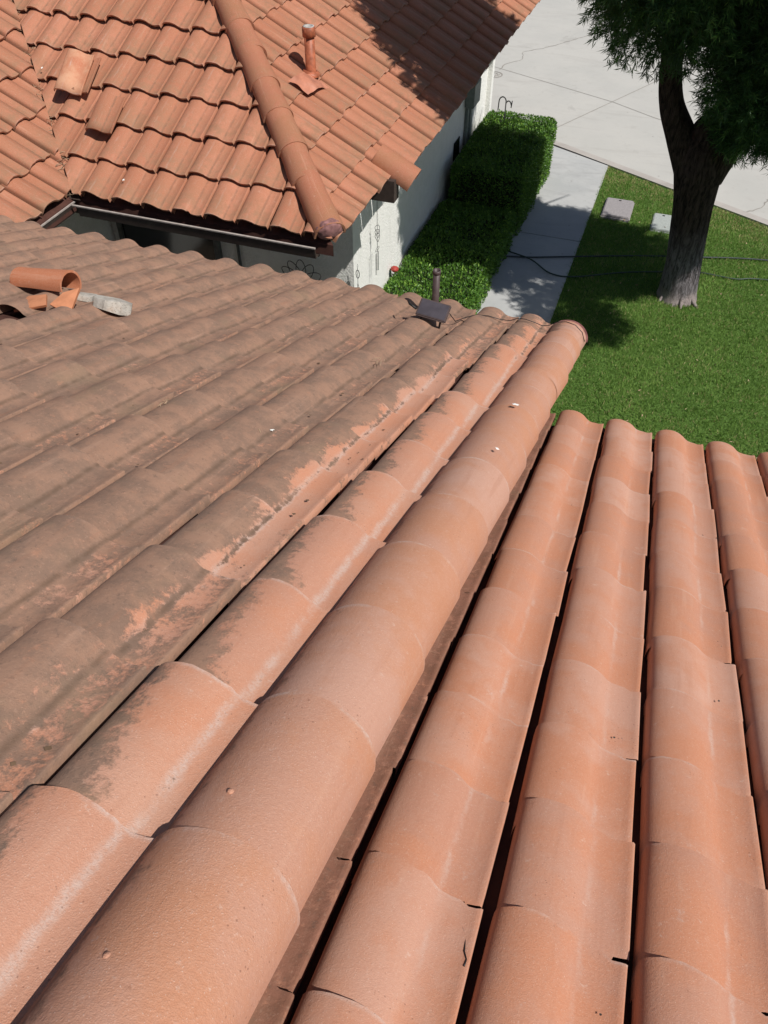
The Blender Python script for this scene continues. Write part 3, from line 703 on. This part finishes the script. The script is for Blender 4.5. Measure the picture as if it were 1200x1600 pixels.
shard('mortar_lump', [(-.05, -.05), (.08, -.05), (.06, .05), (-.04, .05)], onL(-2.80, 3.03, .04), NL, .025, M['old_mortar'], 'small white mortar flake in the mouth of the loose barrel tile', 'mortar lump', R_(10), (0, 0), .006)

# ------------------------------------------------------------------ solar panel with stub pipe near the eave
sp = tag(empty('solar_panel', onL(-1.12, 4.12, .07)), 'small dark solar panel on a bracket beside a short brown pipe at the roof edge', 'solar panel')
spi = Matrix.Translation(-sp.location)
pc = onL(-1.105, 3.97, .135); pn = Vector((.10, -.42, .9)).normalized(); px_ = Vector((1, .0, -.10)); px_ = (px_-pn*px_.dot(pn)).normalized(); py_ = pn.cross(px_)
pm = mrot(px_, py_, pn, pc)
BM().box((-.095, -.062, -.009), (.095, .062, .009), .006).build('frame', M['panel_frame'], sp, spi @ pm)
M['solar'] = mat_plain('solar_cells', (.06, .052, .062), .35, .5, bs=0)
BM().box((-.084, -.051, .0092), (.084, .051, .0112)).build('cell_plate', M['solar'], sp, spi @ pm)
for sx in (-1, 1):
    p0 = pc+px_*.06*sx-py_*.04; BM().tube([p0-pn*.009, p0-pn*.06-py_*.03, p0-pn*.09-py_*.03], .006, 8).build('bracket', M['black'], sp, spi)
BM().tube([pc-px_*.10-py_*.02, pc-px_*.15-py_*.0-pn*.0, pc-px_*.17+py_*.03-pn*.02], .007, 8).build('bracket', M['black'], sp, spi)
pb = onL(-1.215, 4.45, .02)
BM().lathe([(.023, -.03), (.023, .31), (.018, .31), (.018, .15)], pb, n=20).build('pipe', M['panel_frame'], sp, spi)
BM().lathe([(.030, -.02), (.030, .035), (.021, .038)], pb, n=20).build('pipe_socket', M['panel_frame'], sp, spi)
BM().lathe([(.0235, .290), (.0265, .292), (.0265, .314), (.019, .314), (.018, .30)], pb, n=20).build('pipe_rim', M['panel_frame'], sp, spi)
wp = [onL(*a) for a in [(-1.02, 4.04, .12), (-1.0, 4.14, .06), (-.97, 4.28, .066), (-.92, 4.38, .076), (-.86, 4.45, .068), (-.78, 4.50, .05), (-.72, 4.50, .055), (-.67, 4.48, .082), (-.62, 4.47, .087), (-.56, 4.49, .074), (-.51, 4.50, .06), (-.47, 4.50, .070), (-.42, 4.47, .106), (-.36, 4.44, .124), (-.30, 4.44, .114), (-.25, 4.45, .075), (-.225, 4.46, .02)]]
cv = BM().tube(wp, .0028, 6).build('thin_cable', M['black_metal']); rebase(cv, wp[0]); tag(cv, 'thin dark cable running from the small solar panel over the rake tiles', 'cable')

# small marks on the tiles: bird lime, twigs
def splat(loc, nrm_, r, label):
    b = BM(); n_ = 11; nrm_ = Vector(nrm_).normalized(); u = nrm_.orthogonal().normalized(); v = nrm_.cross(u); c = b.b.verts.new(Vector(loc)+nrm_*.003)
    rg = [b.b.verts.new(Vector(loc)+(u*math.cos(2*math.pi*i/n_)+v*math.sin(2*math.pi*i/n_))*r*random.uniform(.35, 1.2)) for i in range(n_)]
    for i in range(n_): b.b.faces.new((c, rg[i], rg[(i+1) % n_]))
    o = b.build('bird_dropping', M['white_mark']); rebase(o, loc); return tag(o, label, 'bird dropping', 'bird droppings on the roofs')
splat(onL(-.35, 2.56, .118), NL, .016, 'largest white bird dropping, on the far part of the rake tiles')
splat(onL(-.318, 2.04, .112), NL+Vector((.3, 0, 0)), .009, 'small white bird dropping on the middle of the rake tiles')
splat(onL(-1.10, 1.90, .045), NL, .012, 'white bird dropping in a pan of the weathered brown slope')
splat(onB(-4.55, 5.95, .10), NB, .012, 'white bird dropping just above the rear gutter of the neighbouring house')
splat(onB(-5.95, 6.93, .09), NB, .012, 'white bird dropping between the roof valley and the blotchy propped-up tile')
for i, (x, y, d, lb) in enumerate([(-1.50, 1.87, .07, 'dry straw wisp left of the white dropping on the brown slope'), (-1.15, 1.87, .05, 'dry straw wisp next to the white dropping on the brown slope'), (-1.06, 2.95, .07, 'dry straw wisp midway up the brown slope towards the solar panel')]):
    b = BM()
    for _ in range(7):
        p = Vector((random.gauss(0, .008), random.gauss(0, .015), random.uniform(0, .006))); d2 = Vector((random.gauss(0, .5), -1, .1)).normalized()*random.uniform(.02, .05)
        b.tube([p, p+d2*.5+Vector((0, 0, .004)), p+d2], .0012, 4)
    o = b.build('straw_wisp', M['twig']); o.location = onL(x, y, d); tag(o, lb, 'straw', 'straw wisps caught on the roof')
def onR(x, y, d): return Vector((x, y, -HR-.028-MS*y))+NL*d
b = BM(); b.tube([onR(*a) for a in [(-.030, .585, .026), (-.024, .555, .025), (-.020, .53, .025), (-.008, .51, .026), (-.004, .48, .028), (.004, .465, .029), (.003, .45, .029)]], .0016, 5)
o = b.build('thin_twig', M['black_metal']); rebase(o, onR(-.02, .53, .03)); tag(o, 'thin dark crooked twig in a pan of the clean salmon slope', 'twig')
for (x, y), (dx, dy), lb in (((.232, .56), (.006, -.03), 'short dark pine needle, left of a pair on the clean salmon slope'), ((.268, .56), (-.018, -.022), 'short dark pine needle, right of a pair on the clean salmon slope')):
    b = BM(); b.tube([onR(x, y, .026), onR(x+dx, y+dy, .026)], .0009, 5); o = b.build('pine_needle', M['black_metal']); rebase(o, onR(x, y, .03)); tag(o, lb, 'needle', 'needles on the clean slope')

M['shard_dark'] = mat_plain('dead_leaf', (.16, .10, .06), .9)
def specks(name, fn, xr, yr, n_, mat, label, cat, sz=(.003, .009)):
    b = BM()
    for _ in range(n_):
        p = fn(random.uniform(*xr), random.uniform(*yr)); a = random.uniform(0, 6.28); r_ = random.uniform(*sz)
        u = Vector((1, 0, 0)); v = Vector((0, cs, -MS*cs)); vs = [b.b.verts.new(p+(u*math.cos(a+t)*(1 if i % 2 else .45)+v*math.sin(a+t)*(.5 if i % 2 else 1))*r_+NL*random.uniform(0, .003)) for i, t in enumerate((0, 1.3, 2.6, 4.1, 5.3))]
        b.b.faces.new(vs)
    o = b.build(name, mat); return tag(o, label, cat, kind='stuff')
def hL(x, y):      # a point on the brown slope's pans
    k_ = int((-.70-x)/LW)+1; return onL(-.70-LW*k_+.222+random.gauss(0, .012), y, .034)
def hR(x, y):
    k_ = int((x+.262)/.2975); return onR(-.262+.2975*k_+.224+random.gauss(0, .014), y, .031)
specks('leaf_bits', hL, (-4.6, -.75), (.3, 4.5), 150, M['shard_dark'], 'tiny dry leaf bits lying in the pans of the brown slope', 'leaf bits')
specks('grit', hR, (-.2, 2.5), (.4, 3.7), 45, M['crack_dark'], 'tiny dark grit lying in the pans of the clean salmon slope', 'grit', (.002, .006))

# ------------------------------------------------------------------ foliage helpers
def leaf_cloud(P, Dv, size, wid, name, mat, parent=None, rnd=None, fold=.25, bend=.2):
    """P positions, Dv directions; pointed leaves of four vertices"""
    n = len(P); Dv = Dv/np.linalg.norm(Dv, axis=1)[:, None]
    q = rng.normal(size=(n, 3)); sd = np.cross(Dv, q); sd /= np.linalg.norm(sd, axis=1)[:, None]; up = np.cross(sd, Dv)
    L = np.asarray(size)[:, None]; W = np.asarray(wid)[:, None]
    a = P; m1 = P+Dv*L*.45+sd*W*.5+up*L*bend*.2; m2 = P+Dv*L*.45-sd*W*.5+up*L*bend*.2; t = P+Dv*L-up*L*bend*.25
    V = np.stack([a, m1, t, m2], 1).reshape(-1, 3); i = np.arange(n)*4
    F_ = np.stack([i, i+1, i+2, i+3], 1)
    r = rng.random(n) if rnd is None else rnd
    return obj_np(name, V, F_, mat, parent, None, {'rnd': np.repeat(r, 4)}, False)
def unit(n):
    v = rng.normal(size=(n, 3)); return v/np.linalg.norm(v, axis=1)[:, None]
# ------------------------------------------------------------------ lawn blades
def lawn_blades():
    pts = []
    N_ = 300000
    x = rng.uniform(-.93, 5.2, N_); y = rng.uniform(4.6, 14.2, N_)
    lim = E0[1]+(x-E0[0])*ed.y/ed.x
    k = (y < lim-.02) & (x < .29*y+.35)
    # covers
    for cx, cy, hw, hh in ((-.545, 12.33, .25, .33), (.14, 12.15, .16, .30)): k &= ~((abs(x-cx) < hw*.85) & (abs(y-cy) < hh*.92))
    k &= np.hypot(x-.53, y-10.15) > .22
    x, y = x[k], y[k]; n = len(x)
    cl = np.array([mnoise.noise(Vector((a*1.6, b*1.6, 0))) for a, b in zip(x, y)])
    cl2 = np.array([mnoise.noise(Vector((a*9, b*9, 5))) for a, b in zip(x, y)])
    P = np.stack([x, y, np.full(n, G-.012)], 1); D = np.stack([rng.normal(0, .45, n)+cl2*.5, rng.normal(0, .45, n)+.2*cl, np.ones(n)], 1)
    hgt = .038+.012*cl+rng.uniform(-.014, .020, n)
    edge = np.clip(1-(lim[k]-y)/.9, 0, 1)
    r = np.clip(rng.uniform(0, .75, n)+.5*cl+.35*cl2, 0, .88); dry = rng.random(n) < (.05+.55*edge*(cl2 > -.2)+.14*(cl2 > .22)); r[dry] = 1.
    return leaf_cloud(P, D, hgt, np.full(n, .0075), 'grass', M['grass'], rnd=r)
gb = lawn_blades(); tag(gb, 'short green mown lawn grass around the tree', 'grass', kind='stuff')

nl = 170; Pl = np.stack([rng.uniform(-.9, 4.2, nl), rng.uniform(6.5, 12.6, nl), np.full(nl, G+.032)], 1); Dl = np.stack([rng.normal(size=nl), rng.normal(size=nl), rng.normal(0, .12, nl)], 1)
fl_ = leaf_cloud(Pl, Dl, rng.uniform(.02, .05, nl), rng.uniform(.010, .022, nl), 'fallen_leaves', M['twig']); tag(fl_, 'small tan leaves fallen on the lawn', 'fallen leaves', kind='stuff')

# ------------------------------------------------------------------ hedges
def hedge(name, x0, x1, y0, y1, z1, dens, label, leaf=.035, rough=.05):
    root = tag(empty(name, ((x0+x1)/2, (y0+y1)/2, G)), label, 'hedge'); inv = Matrix.Translation(-root.location)
    b = BM(); b.box((x0+.07, y0+.07, G-.01), (x1-.07, y1-.07, z1-.08)); b.build('branches', M['twigdark'], root, inv)
    faces = [((x0, y0, z1), (x1-x0, 0, 0), (0, y1-y0, 0), (0, 0, 1)), ((x1, y0, G), (0, y1-y0, 0), (0, 0, z1-G), (1, 0, 0)),
             ((x0, y0, G), (x1-x0, 0, 0), (0, 0, z1-G), (0, -1, 0)), ((x0, y1, G), (x1-x0, 0, 0), (0, 0, z1-G), (0, 1, 0)), ((x0, y0, G), (0, y1-y0, 0), (0, 0, z1-G), (-1, 0, 0))]
    PP = []; DD = []
    for o_, a, c, nn in faces:
        a, c, nn, o_ = map(np.array, (a, c, nn, o_)); A = np.linalg.norm(np.cross(a, c)); n = int(A*dens)
        p = o_+rng.random((n, 1))*a+rng.random((n, 1))*c
        bump = np.array([mnoise.noise(Vector(q)*3.1)*1.1+mnoise.noise(Vector(q)*9)*.6 for q in p.tolist()])
        p = p+nn*(bump[:, None]*rough-rng.random((n, 1))**1.5*.10)
        PP.append(p); DD.append(nn*.8+unit(n)+np.array([0, 0, .25]))
    P = np.concatenate(PP); D = np.concatenate(DD)
    # rounded edges
    c = np.array([(x0+x1)/2, (y0+y1)/2, 0]); hw = np.array([(x1-x0)/2, (y1-y0)/2]); rr = .12
    dx = np.clip(abs(P[:, 0]-c[0])-(hw[0]-rr), 0, None); dy = np.clip(abs(P[:, 1]-c[1])-(hw[1]-rr), 0, None); dz = np.clip(P[:, 2]-(z1-rr), 0, None)
    q = np.sqrt(dx**2+dy**2+dz**2); f = np.where(q > rr+.02, (rr+.02)/np.maximum(q, 1e-6), 1.)
    P[:, 0] = c[0]+np.sign(P[:, 0]-c[0])*np.where(dx > 0, hw[0]-rr+dx*f, abs(P[:, 0]-c[0]))
    P[:, 1] = c[1]+np.sign(P[:, 1]-c[1])*np.where(dy > 0, hw[1]-rr+dy*f, abs(P[:, 1]-c[1]))
    P[:, 2] = np.where(dz > 0, z1-rr+dz*f, P[:, 2])
    n = len(P)
    lo = leaf_cloud(P, D, leaf*rng.uniform(.7, 1.3, n), leaf*.5*rng.uniform(.8, 1.2, n), 'foliage', M['hedge_leaf'], root)
    lo.matrix_local = inv; return root
hedge('clipped_hedge', -2.88, -1.80, 11.0, 13.25, -4.80, 5200, 'tall clipped box-shaped hedge with its far top edge in bright sun')
hedge('low_hedge', -2.95, -1.86, 6.2, 10.95, -5.27, 4200, 'low leafy hedge along the white side wall, lit at its near end', .04, .07)

# ------------------------------------------------------------------ tree
TX, TY = .54, 10.15
tree = tag(empty('shade_tree', (TX, TY, G)), 'large dark evergreen tree with whitewashed trunk foot on the lawn', 'tree')
ti = Matrix.Translation((-TX, -TY, -G))
def limb(bm_, pts, rs, seg=28, step=.05, seed=0):
    # Catmull-Rom through the points
    P = [Vector(p) for p in pts]; out = []; ro = []
    for i in range(len(P)-1):
        p0 = P[max(i-1, 0)]; p1 = P[i]; p2 = P[i+1]; p3 = P[min(i+2, len(P)-1)]; m_ = max(2, int((p2-p1).length/step))
        for j in range(m_):
            t = j/m_; out.append(.5*((2*p1)+(p2-p0)*t+(2*p0-5*p1+4*p2-p3)*t*t+(3*p1-p0-3*p2+p3)*t**3)); ro.append(rs[i]+(rs[i+1]-rs[i])*t)
    out.append(P[-1]); ro.append(rs[-1]); rings = []; up = None
    for i, p in enumerate(out):
        t = (out[min(i+1, len(out)-1)]-out[max(i-1, 0)]).normalized()
        if up is None: up = Vector((1, 0, 0))
        up = (up-t*up.dot(t)).normalized(); q = t.cross(up); rg = []
        for j in range(seg):
            a = 2*math.pi*j/seg; d = up*math.cos(a)+q*math.sin(a)
            nz = 1+.06*mnoise.noise(Vector((math.cos(a)*2.2, math.sin(a)*2.2, p.z*.9+seed)))+.035*mnoise.noise(Vector((math.cos(a)*7, math.sin(a)*7, p.z*1.5+seed)))
            rg.append(bm_.b.verts.new(p+d*ro[i]*nz))
        rings.append(rg)
    for a, c in zip(rings, rings[1:]):
        for j in range(seg):
            f = bm_.b.faces.new((a[j], a[(j+1) % seg], c[(j+1) % seg], c[j])); f.smooth = True
    return out
b = BM()
limb(b, [(.535, 10.15, -5.78), (.53, 10.15, -5.62), (.50, 10.15, -5.2), (.42, 10.15, -4.5), (.37, 10.15, -4.05), (.36, 10.15, -3.8), (.36, 10.15, -3.5)], [.30, .245, .222, .235, .285, .26, .15])
limb(b, [(.30, 10.15, -4.1), (.06, 10.12, -3.68), (-.12, 10.1, -3.35), (-.22, 10.1, -2.95), (-.30, 10.2, -2.3), (-.15, 10.3, -1.4), (.1, 10.3, .2)], [.20, .165, .135, .12, .11, .10, .04], 20, seed=4)
limb(b, [(.46, 10.15, -4.1), (.58, 10.15, -3.7), (.74, 10.2, -3.2), (.90, 10.3, -2.5), (1.0, 10.4, -1.4), (.9, 10.4, .6)], [.22, .20, .17, .15, .12, .04], 20, seed=9)
# buttress roots
for an, l in ((-.6, .36), (.5, .28), (2.2, .34), (3.9, .3), (5.0, .3)):
    limb(b, [(.535+math.cos(an)*.14, 10.15+math.sin(an)*.14, -5.45), (.535+math.cos(an)*.22, 10.15+math.sin(an)*.22, -5.62), (.535+math.cos(an)*l, 10.15+math.sin(an)*l, -5.73)], [.04, .03, .015], 10, seed=an)
b.build('trunk', M['bark'], tree, ti)
b = BM()
brs = []
for _ in range(70):
    a = random.uniform(0, 2*math.pi); z_ = random.uniform(-2.6, 3.2); rr = random.uniform(1.0, 2.0)*(1 if abs(z_) < 2.4 else .6)
    p0 = Vector((TX+.1, TY+.15, z_-.5)); p1 = Vector((TX+math.cos(a)*rr, TY+math.sin(a)*rr, z_+random.uniform(-.3, .5)))
    b.tube([p0, p0.lerp(p1, .5)+Vector((0, 0, .1)), p1], .02, 6, rs=[.035, .02, .006]); brs.append(p1)
b.build('branches', M['bark'], tree, ti)
# crown: clumps of sprays of narrow leaves
def crown():
    # (centre, radii, sprays per m2, leaves per spray, leaf length, leaf width)
    blobs = [((.65, 9.40, .40), (2.0, 1.55, 2.3), 130, 14, .17, .036),
             ((-.32, 9.9, -1.80), (1.0, 1.05, .95), 330, 22, .095, .010), ((.2, 10.2, -1.8), (1.1, 1.1, .85), 300, 20, .10, .011),
             ((1.15, 10.1, -2.35), (.98, .95, 1.05), 340, 22, .095, .010), ((.85, 9.72, -2.75), (.62, .50, .80), 420, 24, .09, .0095),
             ((.2, 10.45, -1.6), (1.2, .8, .9), 200, 20, .11, .013), ((2.1, 9.75, -1.7), (1.0, .95, 1.2), 200, 20, .11, .013),
             ((.62, 9.80, -3.30), (.20, .16, .42), 420, 22, .085, .0095), ((1.55, 9.6, -2.7), (.6, .5, .9), 330, 22, .09, .010), ((1.85, 8.15, -1.95), (.6, .55, .5), 240, 20, .10, .013)]
    PP = []; DD = []; LL = []; WW = []; TT = []
    for (c, r, dn, K, ll, ww) in blobs:
        c = np.array(c); r = np.array(r); area = (r[0]*r[1]+r[1]*r[2]+r[0]*r[2])*4*1.05; n = int(area*dn)
        d = unit(n); rad = 1-rng.random(n)**1.4*.5; P = c+d*r*rad[:, None]
        f = np.array([mnoise.noise(Vector(q)*1.7)+.5*mnoise.noise(Vector(q)*4.3) for q in P.tolist()]); P += d*(f[:, None])*.26
        k = (f > -.55)
        gap = (P[:, 0] > -.16) & (P[:, 0] < .22) & (P[:, 1] < 11.0) & (P[:, 2] < -2.78) & (P[:, 2] > -3.3)
        k &= ~gap; P = P[k]; N = (d/r)[k]; N /= np.linalg.norm(N, axis=1)[:, None]; n = len(P)
        ax = N*.8+unit(n)*.7+np.array([0, 0, -.35]); ax /= np.linalg.norm(ax, axis=1)[:, None]
        t = rng.random((n, K, 1))*.17; pos = P[:, None, :]+ax[:, None, :]*t
        dd = ax[:, None, :]*.75+rng.normal(size=(n, K, 3))*.5
        tone = np.clip(.33+.45*np.array([mnoise.noise(Vector(q)*1.3) for q in P.tolist()])+rng.normal(0, .12, n), 0, .85)
        tone[rng.random(n) < .10] = .97  # sunlit sprays painted in: random sprays get the bright green leaf colour
        PP.append(pos.reshape(-1, 3)); DD.append(dd.reshape(-1, 3)); LL.append(ll*rng.uniform(.7, 1.2, n*K)); WW.append(ww*rng.uniform(.8, 1.2, n*K))
        TT.append(np.clip(np.repeat(tone, K)+rng.normal(0, .08, n*K), 0, 1))
    return leaf_cloud(np.concatenate(PP), np.concatenate(DD), np.concatenate(LL), np.concatenate(WW), 'crown', M['needle'], tree, rnd=np.concatenate(TT))
cr_ = crown(); cr_.matrix_local = ti

# ------------------------------------------------------------------ lawn things
def lid(x0, x1, y0, y1, z, mat, label, extra=None, rim=True):
    root = tag(empty('utility_cover', ((x0+x1)/2, (y0+y1)/2, G)), label, 'utility cover', 'utility covers in the lawn')
    inv = Matrix.Translation(-root.location)
    BM().box((x0, y0, G-.08), (x1, y1, z-.018), .015).build('box', mat, root, inv)
    BM().box((x0+.018, y0+.018, z-.02), (x1-.018, y1-.018, z), .012).build('lid', mat, root, inv)
    BM().box(((x0+x1)/2-.02, y1-.10, z-.005), ((x0+x1)/2+.02, y1-.07, z+.004), .003).build('latch', M['black'], root, inv)
    return root
lid(-.77, -.33, 12.02, 12.66, G+.055, M['grey_plastic'], 'raised grey rectangular utility box lid near the path')
lid(-.02, .30, 11.87, 12.43, G+.028, M['green_plastic'], 'pale green utility lid half hidden behind the tree trunk')
def hose(pts, r, mat, label):
    P = [Vector((x, y, G+z_)) for x, y, z_ in pts]; out = []
    for i in range(len(P)-1):
        p0 = P[max(i-1, 0)]; p1 = P[i]; p2 = P[i+1]; p3 = P[min(i+2, len(P)-1)]
        for j in range(6): t = j/6; out.append(.5*((2*p1)+(p2-p0)*t+(2*p0-5*p1+4*p2-p3)*t*t+(3*p1-p0-3*p2+p3)*t**3))
    out.append(P[-1]); o = BM().tube(out, r, 8).build('garden_hose', mat); rebase(o, P[0]); return tag(o, label, 'garden hose', 'garden hoses')
hose([(-2.1, 10.2, .03), (-1.84, 10.35, .032), (-1.49, 10.45, .03), (-.9, 10.68, .03), (-.06, 11.02, .016), (.76, 11.27, .016), (1.65, 11.49, .018), (3.5, 11.7, .018)], .011, M['rubber'], 'dark garden hose, the straighter one crossing the path and passing behind the trunk')
hose([(-2.1, 10.65, .03), (-1.85, 10.52, .03), (-1.47, 10.33, .062), (-1.15, 10.11, .03), (-.81, 10.15, .020), (-.2, 10.5, .012), (.4, 10.72, .014), (.75, 10.84, .014), (1.25, 10.82, .016), (1.66, 10.94, .016), (3.5, 11.1, .016)], .010, M['rubber_green'], 'dark garden hose with the wavy loop on the path, nearer one on the lawn')
# shepherd's hook in the tall hedge
hk = BM(); hk.tube([(-2.55, 12.85, -5.3), (-2.55, 12.85, -4.50)], .010, 8)
def arcp(cx, cz, r, a0, a1, n_=14): return [(cx+r*math.cos(R_(a0+(a1-a0)*i/n_)), 12.85, cz+r*math.sin(R_(a0+(a1-a0)*i/n_))*1.3) for i in range(n_+1)]
hk.tube([(-2.55, 12.85, -4.6)]+arcp(-2.605, -4.53, .055, 0, 180)+[(-2.665, 12.85, -4.66)], .009, 8)
hk.tube([(-2.55, 12.85, -4.62)]+arcp(-2.51, -4.56, .04, 180, 10)+[(-2.465, 12.85, -4.60), (-2.455, 12.85, -4.50)], .009, 8)
o = hk.build('shepherd_hook', M['black_metal']); rebase(o, (-2.55, 12.85, G)); tag(o, 'black iron double shepherd hook standing in the tall hedge', 'garden hook')
# hanging chains and chime along the white corner
def chain(x, y, z0, z1, label, extra):
    b = BM(); n_ = int((z0-z1)/.035)
    for i in range(n_):
        zc = z0-(i+.5)*(z0-z1)/n_; a = math.pi/2*(i % 2)
        b.tube([(x+math.cos(a)*.005*math.cos(t), y+math.sin(a)*.005*math.cos(t), zc+.020*math.sin(t)) for t in [2*math.pi*k_/10 for k_ in range(11)]], .0014, 5, caps=False)
    extra(b); o = b.build('wall_ornament', M['black_metal']); rebase(o, (x, y, z0)); return tag(o, label, 'ornament', 'hanging ornaments')
def ex1(b):
    for k_ in range(3):
        b.tube([(-2.90+.025*math.cos(t), 8.0+.02*math.sin(t*2), -4.32-.05*k_+.05*math.sin(t)) for t in [2*math.pi*i/12 for i in range(13)]], .0028, 6, caps=False)
    b.tube([(-2.90, 8.0+.06*math.cos(t), -4.56+.02*math.sin(t)) for t in [2*math.pi*i/14 for i in range(15)]], .002, 6, caps=False)
    for dy, l in ((-.05, .26), (-.015, .22), (.03, .24)): b.tube([(-2.90, 8.0+dy, -4.60), (-2.90, 8.0+dy, -4.60-l)], .004, 6)
chain(-2.90, 8.0, EZ-.15, -4.60, 'black wind chime with thin tubes hanging before the sunlit side wall', ex1)
def ex2(b):
    b.tube([(-2.93+.02*math.cos(t), 7.44, -4.58+.05*math.sin(t)) for t in [2*math.pi*i/12 for i in range(13)]], .004, 6, caps=False)
    for dx in (-.018, .018): b.tube([(-2.93+dx*.3, 7.44, -4.70), (-2.93+dx, 7.44, -5.3)], .003, 6)
chain(-2.93, 7.44, -4.46, -4.72, 'thin dark chain ornament hanging at the white wall corner', ex2)
# wire flower on the rear wall
b = BM(); fc = Vector((-3.60, 7.40, -4.78))
for a in (150, 122, 90, 58, 28, 0):
    d = Vector((math.cos(R_(a)), 0, math.sin(R_(a)))); s_ = Vector((-d.z, 0, d.x)); L = .27
    b.tube([fc+d*L*(.5-.5*math.cos(t))+s_*.06*math.sin(t) for t in [2*math.pi*i/18 for i in range(19)]], .0045, 6, caps=False)
for r in (.05, .075): b.tube([fc+Vector((.10+r*1.5*math.cos(t), 0, -.10+r*math.sin(t))) for t in [math.pi*i/12 for i in range(13)]], .004, 6, caps=False)
b.tube([fc, fc+Vector((0, 0, -.5))], .006, 6)
o = b.build('wire_flower', M['black_metal']); rebase(o, fc); tag(o, 'black wire flower ornament on the shaded rear wall', 'ornament')
# red object at the low hedge's near end
b = BM(); bmesh.ops.create_icosphere(b.b, subdivisions=3, radius=1.)
for v in b.b.verts: v.co = Vector((v.co.x*.05, v.co.y*.05, v.co.z*.035))*(1+.2*mnoise.noise(v.co*3))
o = b.build('red_flower', mat_plain('red_petals', (.35, .05, .04), .6)); o.location = (-2.93, 8.72, -5.20); tag(o, 'small red flower between the white wall and low hedge', 'flower')

# ------------------------------------------------------------------ raise everything so that the lawn lies at z = 0
for o in S.objects:
    if o.parent is None and o.type not in ('CAMERA', 'LIGHT'): o.location.z += GZ
